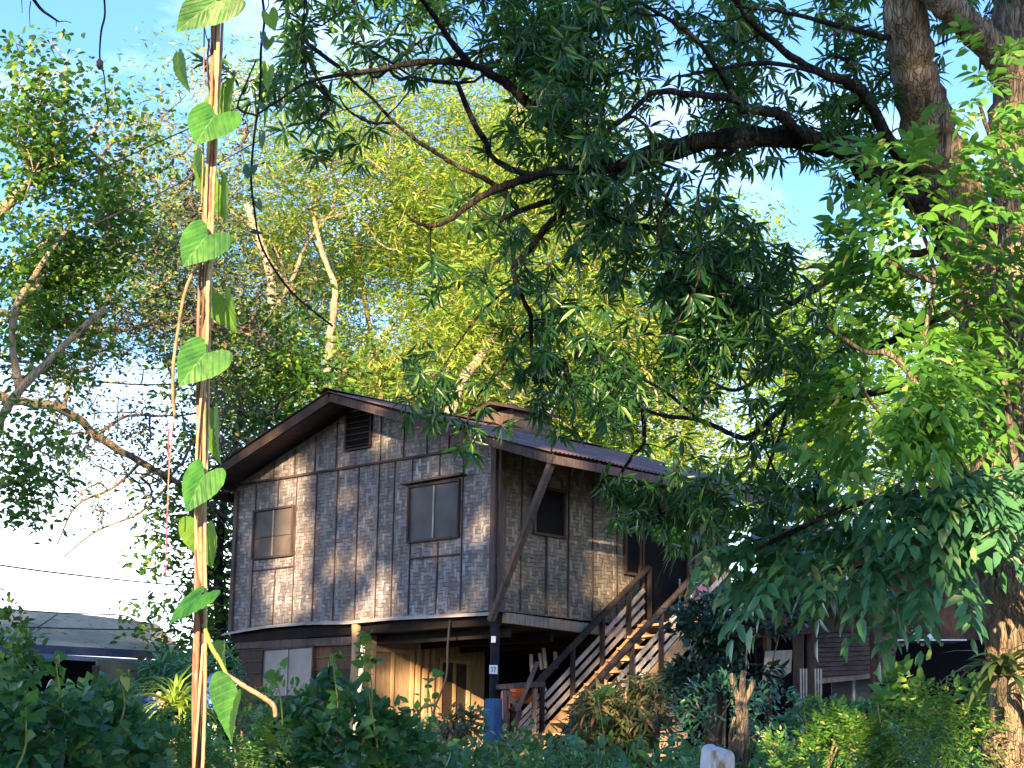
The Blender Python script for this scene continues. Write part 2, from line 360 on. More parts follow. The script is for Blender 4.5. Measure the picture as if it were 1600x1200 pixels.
def vnoise3(P, sc_, seed=0):
    """cheap lattice value noise 0..1"""
    Q = P * sc_ + seed * 17.3; I = np.floor(Q).astype(np.int64); Fr = Q - I; Fr = Fr * Fr * (3 - 2 * Fr)
    def h(a): 
        v = (a[:, 0] * 374761393 + a[:, 1] * 668265263 + a[:, 2] * 2147483647 + seed * 144269) & 0xffffffff
        v = ((v ^ (v >> 13)) * 1274126177) & 0xffffffff; return ((v ^ (v >> 16)) & 0xffff) / 65535.
    r = 0
    for a in (0, 1):
        for b in (0, 1):
            for c in (0, 1):
                w = (Fr[:, 0] if a else 1 - Fr[:, 0]) * (Fr[:, 1] if b else 1 - Fr[:, 1]) * (Fr[:, 2] if c else 1 - Fr[:, 2])
                r = r + w * h(I + np.array([a, b, c]))
    return r
def cover_count(rows, cell, area, k=1.):
    return int(k * sum(-math.log(1 - .96 * v / 9.) for cs in rows.values() for v in cs.values()) * cell * cell / area)
def grid_sample(rows, cell, n, D0, D1, seed, clump=1.2, cthr=.35, power=1.0, depth_sc=.006, dj=.5):
    """points of a crown: rows = {row: {col: density 0..9}} tells how thick the crown is over each cell of the view"""
    W, Hh = 1700 // cell + 2, 1200 // cell + 2
    A = np.zeros((Hh, W))
    for r, cs in rows.items():
        for c, v in cs.items(): A[r, c] = -math.log(1 - .96 * v / 9.) / 3.3
    out = []; tot = 0
    rg = np.random.default_rng(seed)
    while tot < n:
        m = 60000
        px = rg.uniform(0, W * cell, m); py = rg.uniform(-20, Hh * cell, m)
        fx = np.clip(px / cell - .5, 0, W - 2); fy = np.clip(py / cell - .5, 0, Hh - 2)
        i = fx.astype(int); j = fy.astype(int); a = fx - i; b = fy - j
        v = A[j, i] * (1 - a) * (1 - b) + A[j, i + 1] * a * (1 - b) + A[j + 1, i] * (1 - a) * b + A[j + 1, i + 1] * a * b
        q = np.stack([px, py, px * 0], 1)
        D = D0 + (D1 - D0) * np.clip(vnoise3(q, depth_sc, seed) * 1.3 - .15, 0, 1) + rg.normal(0, dj, m)
        X = (px - 800) / FPX * D; Y = -(py - 600) / FPX * D
        P = X[:, None] * np.array(RGT) + Y[:, None] * np.array(UPV) + D[:, None] * np.array(FWD) + np.array([0, 0, CZ])
        cn = .6 * vnoise3(P, clump, seed + 3) + .4 * vnoise3(P, clump * 2.3, seed + 5)
        keep = rg.uniform(0, 1, m) < (v ** power) * np.clip((cn - cthr) / (.62 - cthr), 0, 1)
        out.append(P[keep]); tot += keep.sum()
        if len(out) > 200: break
    return np.concatenate(out)[:n]
def gr(s):
    """'11:566 20:88' -> {11:5,12:6,13:6,20:8,...}"""
    d = {}
    for tok in s.split():
        c, v = tok.split(':')
        for k, ch in enumerate(v): d[int(c) + k] = int(ch)
    return d
def whorls(name, P, axis, per, Ln, Wr, mat, parent, tpl=T_LANCE, droop=.35, spread=(.5, 1.5)):
    n = len(P); pos = np.repeat(P, per, 0); ax = norm(np.repeat(axis, per, 0))
    e = norm(np.cross(ax, np.array([.31, .87, .2]))); f = np.cross(ax, e)
    ph = (np.tile(np.arange(per), n) * 2.4 + np.repeat(RNG.uniform(0, 6.3, n), per))[:, None]
    th = RNG.uniform(spread[0], spread[1], (n * per, 1))
    rad = e * np.cos(ph) + f * np.sin(ph)
    d = ax * np.cos(th) + rad * np.sin(th); d[:, 2] -= droop * RNG.uniform(.3, 1.3, n * per)
    d = norm(d); up = norm(ax * .8 + np.array([0, 0, .8]) + RNG.normal(0, .25, (n * per, 3)))
    ln = Ln * RNG.uniform(.7, 1.15, n * per)
    pos = pos - ax * RNG.uniform(0, .07, (n * per, 1)) + d * .015
    return leaves(name, pos, d, up, ln, ln * Wr, tpl, mat, parent)

# ================================================================ THE SETTING
def make_ground():
    xs = np.concatenate([[-900, -300, -120], np.linspace(-60, 60, 61), [120, 300, 900]])
    ys = np.concatenate([[-300, -100, -40], np.linspace(-20, 80, 81), [120, 300, 1500]])
    XX, YY = np.meshgrid(xs, ys); z = np.array([ground_z(y) for y in ys])[:, None] + 0 * XX
    q = np.stack([XX.ravel(), YY.ravel(), 0 * XX.ravel()], 1)
    z = z + (vnoise3(q, .45, 4).reshape(XX.shape) - .5) * .16
    V = np.stack([XX, YY, z], -1).reshape(-1, 3); nx = len(xs); F = []
    for j in range(len(ys) - 1):
        for i in range(nx - 1): a = j * nx + i; F.append((a, a + 1, a + nx + 1, a + nx))
    me = bpy.data.meshes.new('ground'); me.from_pydata(V.tolist(), [], F); me.update()
    m, t = newmat('soil_ground'); g = G(t); c = g.coord(); a = g.noise(c, 1.5, 6, .7); b = g.noise(c, 14, 4)
    col = g.mix(g.rng(a, .35, .65), (.05, .04, .025), (.06, .09, .03)); col = g.mix(g.rng(b, .45, .7), col, (.14, .11, .07))
    g.out(g.pbr(col, .95, .1, g.bump(b, .6, .05)))
    o = link_mesh('ground', me, m, None, True); tag(o, kind='structure')
make_ground()

# ================================================================ THE HOUSE
W_, H_, RISE, GOV, EOV, VL = 6.26, 2.45, .98, .63, 1.70, 5.4
SL = RISE / (W_ / 2)
house = empty('bamboo_house', HP(3, 3, -2.33), 'raised old house of grey woven bamboo panels under a rusty tin gable roof', 'house')
def up(h): return Vector((0, 0, h))
def prism(mb, pts, v0, v1):
    """polygon of (u,h) extruded from v0 to v1"""
    n = len(pts); mb.add([HP(u, v0, h) for u, h in pts] + [HP(u, v1, h) for u, h in pts],
        [tuple(range(n)), tuple(reversed(range(n, 2 * n)))] + [(i, i + n, (i + 1) % n + n, (i + 1) % n) for i in range(n)])
mb = MB(); prism(mb, [(0, 0), (W_, 0), (W_, H_), (W_ / 2, H_ + RISE), (0, H_)], .0, .06)
gw = mb.build('gable_wall', MT['weave'], house)
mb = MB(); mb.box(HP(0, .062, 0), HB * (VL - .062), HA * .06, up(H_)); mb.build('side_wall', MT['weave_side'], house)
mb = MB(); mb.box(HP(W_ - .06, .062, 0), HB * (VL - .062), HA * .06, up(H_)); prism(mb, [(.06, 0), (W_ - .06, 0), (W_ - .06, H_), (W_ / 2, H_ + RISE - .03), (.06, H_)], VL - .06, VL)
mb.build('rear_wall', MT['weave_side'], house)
# battens on the gable wall
def rake(u): return H_ + RISE - SL * abs(u - W_ / 2)
mb = MB()
jit = lambda s=.012: random.uniform(-s, s)
def batten(u, h0, h1, w=.02, v=-.008): mb.bar(HP(u + jit(), v, h0), HP(u + jit(), v, h1), w, .014, HB)
for u in (5.72, 5.12, 4.64, 4.14, 3.63, 3.10, 2.63, 2.25, 1.86, 1.25, .74):
    lo, hi = .03, H_ - .03
    if u == 5.12: batten(u, lo, .98); batten(u, 1.99, hi); continue
    if u == 1.25: batten(u, lo, 1.08); batten(u, 2.03, hi); continue
    batten(u, lo, hi)
for u in (5.26, 4.72, 4.2, 3.68, 2.62, 2.07, 1.55, 1.06, .6): batten(u, H_ + .02, rake(u) - .04)
def hbat(u0, u1, h, w=.022, v=-.02): mb.bar(HP(u0, v, h + jit(.008)), HP(u1, v, h + jit(.008)), .02, w, (0, 0, 1))
hbat(.72, 6.22, H_ - .005, .035, -.03); hbat(.76, 1.85, .87); hbat(4.66, 5.72, .96)
mb.build('wall_trim', MT['batten'], house)
mb = MB(); mb.bar(HP(.035, -.045, -.02), HP(.035, -.045, H_ - .04), .10, .05, HB); mb.bar(HP(-.045, .05, -.02), HP(-.045, .05, H_ - .04), .05, .13, HB)
mb.build('corner_trim', MT['board'], house)
mb = MB(); mb.bar(HP(W_ - .05, -.03, 0), HP(W_ - .05, -.03, H_ - .1), .09, .04, HB); mb.build('corner_trim', MT['board'], house)
# skirting ledge under the gable wall: a bent strip of sheet
mb = MB()
pts = [(6.36, -.05), (5.2, .015), (4.2, .02), (3.2, -.02), (2.2, -.01), (1.0, -.03), (.0, -.05)]
for (u0, h0), (u1, h1) in zip(pts, pts[1:]):
    mb.add([HP(u0, .0, h0 + .03), HP(u0, -.10, h0 - .02), HP(u1, -.10, h1 - .02), HP(u1, .0, h1 + .03), HP(u0, .0, h0 + .022), HP(u0, -.10, h0 - .03), HP(u1, -.10, h1 - .03), HP(u1, .0, h1 + .022)], [(0, 1, 2, 3), (7, 6, 5, 4), (1, 5, 6, 2)])
mb.build('drip_strip', MT['slat'], house)
mb = MB()
for v in (.50, 1.04, 1.52, 2.06, 2.62, 4.5, 5.1, 5.7):
    if v == 4.5: mb.build('side_wall_trim', MT['batten'], house); mb = MB()
    if v == 1.04:
        mb.bar(HP(-.016, v, .03), HP(-.016, v, 1.17), .03, .03, HA); mb.bar(HP(-.016, v, 1.94), HP(-.016, v, H_), .03, .03, HA); continue
    mb.bar(HP(-.010, v, .03), HP(-.010, v, H_), .02, .018, HA)
mb.build('side_wall_trim', MT['batten'], house)
mb = MB(); mb.bar(HP(-.05, .12, -.10), HP(-.05, 3.1, -.14), .07, .15); mb.bar(HP(-.05, 3.1, -.10), HP(-.05, VL, -.10), .07, .15)
mb.build('floor_beam', MT['lightboard'], house)
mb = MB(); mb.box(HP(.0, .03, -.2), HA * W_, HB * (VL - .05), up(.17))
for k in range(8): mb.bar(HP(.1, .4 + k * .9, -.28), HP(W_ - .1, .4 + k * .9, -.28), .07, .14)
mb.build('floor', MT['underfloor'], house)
# windows
def window(u0, u1, h0, h1, v=0, pane='screen', muntin=True, nm='window', extra=0):
    f = MB(); w = .032; vv = v - .03
    for (a, b) in (((u0, h0), (u1, h0)), ((u0, h1), (u1, h1))): f.bar(HP(a[0] - .02, vv, a[1]), HP(b[0] + .02, vv, b[1]), .05, w)
    for (a, b) in (((u0, h0), (u0, h1)), ((u1, h0), (u1, h1))): f.bar(HP(a[0], vv, a[1] + w / 2), HP(b[0], vv, b[1] - w / 2), w, .05, HB)
    o = f.build(nm, MT['batten'], house)
    p = MB(); p.box(HP(u0 + .02, v - .02, h0 + .02), HA * (u1 - u0 - .04), HB * .012, up(h1 - h0 - .04)); p.build('pane', MT[pane], o)
    if muntin:
        q = MB(); um = (u0 + u1) / 2; q.bar(HP(um, v - .03, h0 + .024), HP(um, v - .03, h1 - .024), .022, .015, HB); q.build('mullion', MT['slat'], o)
    return o
w1 = window(4.68, 5.70, 1.15, 1.95, pane='screen_brown'); w1['label'] = 'left window with a dim screen'
q = MB(); q.bar(HP(4.72, -.03, 1.50), HP(5.66, -.03, 1.50), .015, .02); q.build('rail', MT['board'], w1)
w2 = window(.79, 1.89, 1.13, 1.98); w2['label'] = 'window with two grey screens under a jutting ledge'
q = MB(); q.bar(HP(.66, -.07, 2.05), HP(2.0, -.07, 2.03), .12, .03); q.build('ledge', MT['board'], w2)
vw = MB(); vw.box(HP(2.84, -.02, 2.73), HA * .58, HB * .015, up(.60)); vo = vw.build('gable_vent', MT['black'], house)
q = MB()
for k in range(6): q.bar(HP(2.85, -.04, 2.77 + k * .095), HP(3.41, -.04, 2.77 + k * .095), .03, .012)
q.bar(HP(2.83, -.03, 2.72), HP(3.43, -.03, 2.72), .05, .03); q.bar(HP(2.83, -.03, 2.74), HP(2.83, -.03, 3.3), .03, .04, HB); q.bar(HP(3.43, -.03, 2.74), HP(3.43, -.03, 3.3), .03, .04, HB)
q.build('louvre', MT['darkboard'], vo)
# side window, door and the open shutter beside it
def sidebox(nm, v0, v1, h0, h1, mat, u=-.02, t=.012, parent=house): b = MB(); b.box(HP(u, v0, h0), HB * (v1 - v0), HA * t, up(h1 - h0)); return b.build(nm, mat, parent)
def sideframe(v0, v1, h0, h1, o, mat):
    f = MB()
    for a, b in (((v0, h0), (v1, h0)), ((v0, h1), (v1, h1))): f.bar(HP(-.035, a[0] - .025, a[1]), HP(-.035, b[0] + .025, b[1]), .04, .04)
    for a, b in (((v0, h0 + .02), (v0, h1 - .02)), ((v1, h0 + .02), (v1, h1 - .02))): f.bar(HP(-.035, a[0], a[1]), HP(-.035, b[0], b[1]), .04, .04, HA)
    f.build('frame', mat, o)
o = sidebox('window', .75, 1.40, 1.20, 1.90, MT['black']); sideframe(.75, 1.40, 1.20, 1.90, o, MT['darkboard']); o['label'] = 'small black open window beside the strut'
o = sidebox('window', 2.79, 3.13, .80, 1.86, MT['black']); sideframe(2.79, 3.13, .80, 1.86, o, MT['darkboard']); o['label'] = 'black window beside the doorway'
o = sidebox('door', 3.2, 4.3, .0, 1.9, MT['black']); sideframe(3.2, 4.3, .0, 1.9, o, MT['darkboard'])
# roof: two corrugated sheets with thickness
def roof_side(sgn, nm):
    nv = 300; V = []; F = []; te = (W_ / 2 + EOV) if sgn < 0 else (W_ / 2 + .5)
    ts = np.linspace(0, te, 9); vs = np.linspace(-GOV - .06, VL + .4, nv)
    for lay in (0, 1):
        for ti, t in enumerate(ts):
            for k, v in enumerate(vs):
                h = H_ + RISE + .13 - SL * t + .011 * math.sin(2 * math.pi * v / .085) - lay * .006 + .012 * math.sin(v * 2.1 + ti) 
                V.append(HP(W_ / 2 + sgn * t, v, h))
    n1 = len(ts) * nv
    for ti in range(len(ts) - 1):
        for k in range(nv - 1):
            a = ti * nv + k; F.append((a, a + 1, a + nv + 1, a + nv)); b = a + n1; F.append((b, b + nv, b + nv + 1, b + 1))
    for k in range(nv - 1): a = (len(ts) - 1) * nv + k; F.append((a, a + 1, a + 1 + n1, a + n1))
    for ti in range(len(ts) - 1): a = ti * nv; F.append((a, a + nv, a + nv + n1, a + n1))
    me = bpy.data.meshes.new(nm); me.from_pydata([tuple(p) for p in V], [], F); me.update()
    return link_mesh(nm, me, MT['roof'], house, True)
rr = roof_side(-1, 'roof'); rl = roof_side(1, 'roof')
mb = MB()
for sgn, te in ((-1, W_ / 2 + EOV), (1, W_ / 2 + .5)):
    a = HP(W_ / 2, 0, H_ + RISE + .13); e = HP(W_ / 2 + sgn * te, 0, H_ + RISE + .13 - SL * te); 
b = MB(); b.bar(HP(W_ / 2 - .01, -GOV - .01, H_ + RISE + .015), HP(W_ / 2 - (W_ / 2 + EOV), -GOV - .01, H_ + RISE + .015 - SL * (W_ / 2 + EOV)), .04, .12)
b.build('barge_board', MT['batten'], house)
b = MB(); b.bar(HP(W_ / 2 + .01, -GOV - .01, H_ + RISE + .015), HP(W_ + .5, -GOV - .01, H_ + RISE + .015 - SL * (W_ / 2 + .5)), .04, .15)
b.build('barge_board', MT['darkboard'], house)
b = MB()
he = H_ + RISE + .02 - SL * (W_ / 2 + EOV)
b.bar(HP(-EOV + .02, -GOV + .012, he), HP(-EOV + .02, VL + .3, he), .04, .12); b.build('fascia', MT['board'], house)
b = MB(); he2 = H_ + RISE + .02 - SL * (W_ / 2 + .5); b.bar(HP(W_ + .48, -GOV + .012, he2), HP(W_ + .48, VL + .3, he2), .04, .15); b.build('fascia', MT['darkboard'], house)
b = MB()
for k in range(9):
    v = -GOV + .06 + k * .95
    for sgn, te in ((-1, W_ / 2 + EOV - .06), (1, W_ / 2 + .42)):
        b.bar(HP(W_ / 2, v, H_ + RISE + .055), HP(W_ / 2 + sgn * te, v, H_ + RISE + .055 - SL * te), .05, .09)
b.build('rafter_frame', MT['darkboard'], house)
b = MB()
for sgn in (-1, 1):
    b.add([HP(W_ / 2, -GOV - .09, H_ + RISE + .165), HP(W_ / 2 + sgn * .22, -GOV - .09, H_ + RISE + .165 - SL * .22), HP(W_ / 2 + sgn * .22, VL + .4, H_ + RISE + .165 - SL * .22), HP(W_ / 2, VL + .4, H_ + RISE + .165)], [(0, 1, 2, 3)])
b.build('ridge_cap', MT['roof'], house)
# ridge vent: small raised box with its own little roof
b = MB(); b.box(HP(W_ / 2 - .55, 2.9, H_ + RISE - .02), HA * .7, HB * .95, up(.34)); vv = b.build('roof_vent', MT['board'], house)
b = MB()
for sgn in (-1, 1):
    p = [HP(W_ / 2 - .2, 2.68, H_ + RISE + .46), HP(W_ / 2 - .2 + sgn * .52, 2.68, H_ + RISE + .33), HP(W_ / 2 - .2 + sgn * .52, 4.05, H_ + RISE + .33), HP(W_ / 2 - .2, 4.05, H_ + RISE + .46)]
    b.add(p + [q - up(.05) for q in p], [(0, 1, 2, 3), (7, 6, 5, 4), (0, 4, 5, 1), (1, 5, 6, 2), (2, 6, 7, 3)])
b.build('vent_roof', MT['darkboard'], vv)
b = MB(); b.bar(HP(-.01, -.10, -.15), HP(-EOV + .08, -GOV + .06, H_ + RISE + .0 - SL * (W_ / 2 + EOV)), .07, .10, HB); b.build('strut', MT['board'], house)
# lower storey
b = MB(); b.box(HP(3.02, .10, -2.4), HA * 3.1, HB * .05, up(2.2)); lw = b.build('lower_wall', MT['darkboard'], house)
b = MB()
for k in range(11): b.bar(HP(3.03, .085, -.33 - k * .19), HP(6.1, .085, -.33 - k * .19), .02, .012)
b.bar(HP(3.0, .07, -.30), HP(6.15, .07, -.24), .05, .12); b.build('lower_wall_trim', MT['board'], house)
w3 = window(4.12, 5.42, -1.12, -.34, .08, 'curtain'); w3['label'] = 'lower window with pale curtained panes'
b = MB(); b.box(HP(2.98, 2.75, -2.4), HB * 3.3, HA * .05, up(2.2)); b.build('lower_wall', MT['black'], house)  # black stretch stands in for the darkness under the house
b = MB(); b.box(HP(2.98, .16, -2.4), HB * 2.58, HA * .05, up(2.2)); b.build('lower_wall', MT['ply'], house, ).__setitem__('label', 'lower wall of tan plywood set back under the floor')
def recess(v0, v1, h0, h1, pane, lab):
    f = MB(); u = 2.955
    for a, c in (((v0, h0), (v1, h0)), ((v0, h1), (v1, h1))): f.bar(HP(u, a[0] - .03, a[1]), HP(u, c[0] + .03, c[1]), .05, .06)
    for a, c in (((v0, h0 + .03), (v0, h1 - .03)), ((v1, h0 + .03), (v1, h1 - .03))): f.bar(HP(u, a[0], a[1]), HP(u, c[0], c[1]), .06, .05, HA)
    vm = (v0 + v1) / 2; f.bar(HP(u, vm, h0 + .03), HP(u, vm, h1 - .03), .05, .04, HA)
    o = f.build('window', MT['tan'], house); o['label'] = lab
    p = MB(); p.box(HP(u + .01, v0 + .03, h0 + .03), HB * (v1 - v0 - .06), HA * .01, up(h1 - h0 - .06)); p.build('pane', MT[pane], o)
recess(.28, 1.10, -1.42, -.42, 'ply', 'tan framed boarded window beside the corner post')
recess(1.72, 2.34, -1.46, -.50, 'darkboard', 'narrow tan framed window further under the floor')
b = MB(); b.bar(HP(2.95, 1.22, -2.3), HP(2.95, 1.22, -.22), .07, .06, HA); b.bar(HP(2.95, 1.38, -2.3), HP(2.95, 1.38, -.22), .07, .06, HA); b.bar(HP(2.95, 1.54, -2.3), HP(2.95, 1.54, -.22), .05, .06, HA)
b.build('door_frame', MT['tan'], house)
b = MB(); b.box(HP(-.6, 5.3, -2.4), HA * 3.55, HB * .05, up(2.2)); b.build('dark_backing', MT['black'], house)  # black backing added to keep light out below the floor
b = MB(); p, r = smooth_path([HP(3.02, -.02, -2.35), HP(3.0, -.03, -1.2), HP(3.03, -.02, -.06)], [.075, .07, .075], 4, .05); b.tube(p, r, 9); b.build('corner_post', MT['tan'], house, True)
b = MB(); b.tube([HP(.03, .03, -2.33), HP(.03, .03, -.18)], .068, 12); po = b.build('support_post', MT['pipe'], house, True)
for (u, v) in ((.03, 3.0), (6.1, 3), (3.0, 5.2), (.03, 5.2)):
    b = MB(); b.bar(HP(u, v, -2.33), HP(u, v, -.2), .14, .14, HB); b.build('support_post', MT['darkboard'], house)
# number plate and tag on the pipe
def facing_plate(nm, px, py, wpx, hpx, D, mat, parent, th=.05, rot=0.):
    c = at(px, py, D); s = D / FPX; x = HA * -1; x = Vector((1, 0, 0)); w, h = wpx * s, hpx * s
    b = MB(); b.box(c - x * w / 2 - up(h / 2), x * w, Vector((0, th, 0)), up(h)); return b.build(nm, mat, parent), c, w, h
DP = 27.48
pl, c, w, h = facing_plate('number_plate', 771, 1046, 13, 13.5, DP, MT['white'], house)
# digits 1 and 7 as raised strokes
def stroke(b, c, s, x0, y0, x1, y1, w=.16):
    a = c + Vector((x0 * s, -.004, y0 * s)); e = c + Vector((x1 * s, -.004, y1 * s)); b.bar(a, e, w * s, .004, (0, 1, 0)) 
b = MB(); S = .055
stroke(b, c, S, -.35, -.62, -.35, .62); stroke(b, c, S, -.62, .38, -.35, .62, .13); stroke(b, c, S, .0, .58, .62, .58); stroke(b, c, S, .58, .55, .22, -.62)
b.build('number', MT['ink'], pl)
pl2, _, _, _ = facing_plate('tag', 771, 999, 7, 10, 27.56, MT['white'], house)
b = MB(); c0 = at(772, 1092, 27.5); c0z = ground_z(27.5); s_ = .0092
tx = Vector((.9, -.43, 0)); ty = Vector((.43, .9, 0))
pts4 = [(-.135, -.05), (.0, -.15), (.12, -.07), (.12, .12), (-.12, .12)]
bot = [Vector((c0.x, c0.y, c0z)) + Vector((a, e, 0)) * 1.08 for a, e in pts4]; top = [Vector((c0.x, c0.y, c0.z)) + Vector((a, e, 0)) * .95 for a, e in pts4]
b.add(bot + top, [(0, 1, 6, 5), (1, 2, 7, 6), (2, 3, 8, 7), (3, 4, 9, 8), (4, 0, 5, 9), (5, 6, 7, 8, 9)]); b.build('post_footing', MT['blue'], house)
b = MB(); p, r = smooth_path([HP(.9, -.05, -.1), HP(.86, -.12, -.5), HP(.9, -.1, -.95), HP(1.1, -.15, -1.45), HP(1.2, -.15, -1.9)], [.018] * 5, 6); b.tube(p, r, 6)
tag(b.build('drain_hose', MT['pipe'], None, True), 'black drain hose hanging below the floor edge of the bamboo house', 'hose')
b = MB(); p, r = smooth_path([at(568, 1005, 27.3), at(563, 1060, 27.2), at(556, 1128, 27.1), at(553, 1170, 27.0)], [.035, .036, .035, .035], 4); b.tube(p, r, 7)
tag(b.build('bamboo_pole', MT['slat'], None, True), 'pale bamboo pole leaning on the orange lit corner post', 'pole')

# ---------------------------------------------------------------- staircase
st = empty('wooden_staircase', HP(-.7, .3, -2.3), 'open wooden staircase with dark log handrails climbing to the side door', 'staircase')
UA, UB = -.14, -1.30; V0, V1 = .22, 3.12; Hs = lambda v: -2.30 + (v - V0) * .795
for u in (UA - .03, UB + .06):
    b = MB(); b.bar(HP(u, V0, Hs(V0) - .02), HP(u, V1 + .05, Hs(V1) + .0), .05, .22); b.build('stringer', MT['tan'], st)
NT = 12
for k in range(NT):
    v = V0 + (k + .5) * (V1 - V0) / NT; b = MB(); b.box(HP(UB + .09, v - .11, Hs(v) + .06), HA * (UA - UB - .15), HB * .25, up(.035)); b.build('tread', MT['tan'], st)
for u, top in ((UA, .86), (UB, .86)):
    b = MB(); p, r = smooth_path([HP(u, V0 + .0, Hs(V0) + top), HP(u, 1.2, Hs(1.2) + top + .015), HP(u, 2.2, Hs(2.2) + top), HP(u, V1 + .1, Hs(V1 + .1) + top - .02)], [.056, .052, .05, .05], 4, .03)
    b.tube(p, r, 8); b.build('handrail', MT['railwood'], st, True)
    for k, v in enumerate((V0 + .02, .85, 1.5, 2.15, 2.75, V1 + .12)):
        b = MB(); b.bar(HP(u + .0, v, Hs(v) - .1 if k else -2.35), HP(u, v, Hs(v) + top - .03), .055, .055, HA); b.build('post', MT['railwood'], st)
    for j in range(6):
        hh = .10 + j * .105; b = MB(); b.bar(HP(u + .05, V0 + .03, Hs(V0 + .03) + hh), HP(u + .05, .98, Hs(.98) + hh), .02, .05); b.build('rail', MT['slat'], st)
    for hh in (.20, .36, .52):
        b = MB(); b.bar(HP(u + .05, .99, Hs(.99) + hh), HP(u + .05, V1 + .05, Hs(V1 + .05) + hh), .02, .065); b.build('rail', MT['slat'], st)
b = MB(); b.box(HP(UB - .1, V1 + .05, -.10), HA * (-.06 - UB + .1), HB * 1.6, up(.07)); b.build('landing', MT['board'], st)
for (u, v) in ((UB - .03, V1 + .2), (UB - .03, V1 + 1.55), (UA, V1 + 1.55)):
    b = MB(); b.bar(HP(u, v, -2.35), HP(u, v, .8 if u != UB - .03 or v < 4 else 1.95), .09, .09, HA); b.build('post', MT['darkboard'], st)
b = MB(); b.bar(HP(UB - .03, V1 + .2, .78), HP(UB - .03, V1 + 1.55, .78), .06, .08); b.build('handrail', MT['darkboard'], st)
for k in range(2):
    b = MB(); b.bar(HP(UB - .09, V1 - .2, .18 + k * .22 - .1), HP(UB - .09, V1 + .55, .62 + k * .22), .02, .07); b.build('rail', MT['slat'], st)
# rack beside the door
rk = empty('shoe_rack', HP(-.35, 4.2, -.03), 'slim metal rack with light shelves standing by the dark doorway', 'rack')
for k in range(4):
    b = MB(); b.box(HP(-.5, 3.9, .12 + k * .2), HA * .3, HB * .6, up(.015)); b.build('shelf', MT['metal'], rk)
for (a, c) in ((-.5, 3.9), (-.2, 3.9), (-.5, 4.5), (-.2, 4.5)):
    b = MB(); b.tube([HP(a, c, -.03), HP(a, c, .8)], .012, 6); b.build('leg', MT['metal'], rk)
b = MB(); 
cl = at(1096, 930, 27.0)
V = []; 
for i in range(9):
    for j in range(7):
        x = (i / 8 - .5) * .34; z = -(j / 6) * .36; V.append(cl + HB * x + Vector((0, 0, z + .14 - abs(x) * .3)) + HA * (.03 * math.sin(i * 1.9 + j * .4)))
b.add(V, [(i * 7 + j, i * 7 + j + 1, (i + 1) * 7 + j + 1, (i + 1) * 7 + j) for i in range(8) for j in range(6)])
o = b.build('red_cloth', MT['pinkcloth'], None, True); o.modifiers.new('s', 'SOLIDIFY').thickness = .01
tag(o, 'faded red cloth hanging over the stair landing rail', 'cloth')

# ---------------------------------------------------------------- things under the house
def X3(px, py, D): return at(px, py, D)
wt = empty('work_bench', at(815, 1190, 27.3), 'rough wooden bench with crossed legs standing under the house beside the stairs', 'bench')
b = MB(); b.bar(at(789, 1073, 27.4), at(838, 1069, 27.9), .35, .07); b.build('bench_top', MT['board'], wt)
for a, c in (((790, 1078), (792, 1172)), ((836, 1076), (832, 1172)), ((793, 1080), (812, 1112)), ((840, 1034), (808, 1112)), ((796, 1165), (812, 1112))):
    b = MB(); b.bar(at(*a, 27.4), at(*c, 27.3), .06, .06); b.build('leg', MT['board'], wt)
def crate(nm, px, py, D, w, d, h, mat, lab, cat, th=.02, slots=True):
    c = at(px, py, D); e = empty(nm, c, lab, cat); x = Vector((.94, .34, 0)); y = Vector((-.34, .94, 0)); o = c - x * w / 2 - y * d / 2
    b = MB(); b.box(o, x * w, y * d, up(th)); b.build('base', mat, e)
    for nm2, oo, xx, yy in (('front_panel', o, x * w, y * th), ('back_panel', o + y * (d - th), x * w, y * th), ('side_panel', o + y * th, x * th, y * (d - 2 * th)), ('side_panel', o + x * (w - th) + y * th, x * th, y * (d - 2 * th))):
        b = MB()
        for k in range(3): b.box(oo + up(th + k * (h - th) / 3 + .004), xx, yy, up((h - th) / 3 * .78))
        b.build(nm2, mat, e)
    return e
crate('plastic_crate', 818, 1099, 28.3, .34, .26, .22, MT['orange'], 'bright orange slatted plastic crate under the wooden bench top', 'crate')
b = MB(); b.box(at(785, 1124, 28.0), Vector((.12, .05, 0)), Vector((-.04, .12, 0)), up(.42)); 
tag(b.build('pink_towel', MT['pinkcloth'], None, bevel=.03), 'pink towel hung behind the blue post footing', 'towel')
for k, (px, py, hh) in enumerate(((831, 1050, .55), (847, 1046, .5), (853, 1044, .62), (869, 1044, .5))):
    b = MB(); b.tube([at(px, py, 29.5), at(px + random.uniform(-4, 4), py - hh * 50, 29.6)], .03, 6)
    tag(b.build('fence_stake', MT['slat'], None, True), ('lone pale stake above the orange crate', 'pale stake just right of the lone one', 'tallest pale stake under the stairs', 'pale stake closest to the stair handrail')[k], 'stake', 'pale stakes under the stairs')
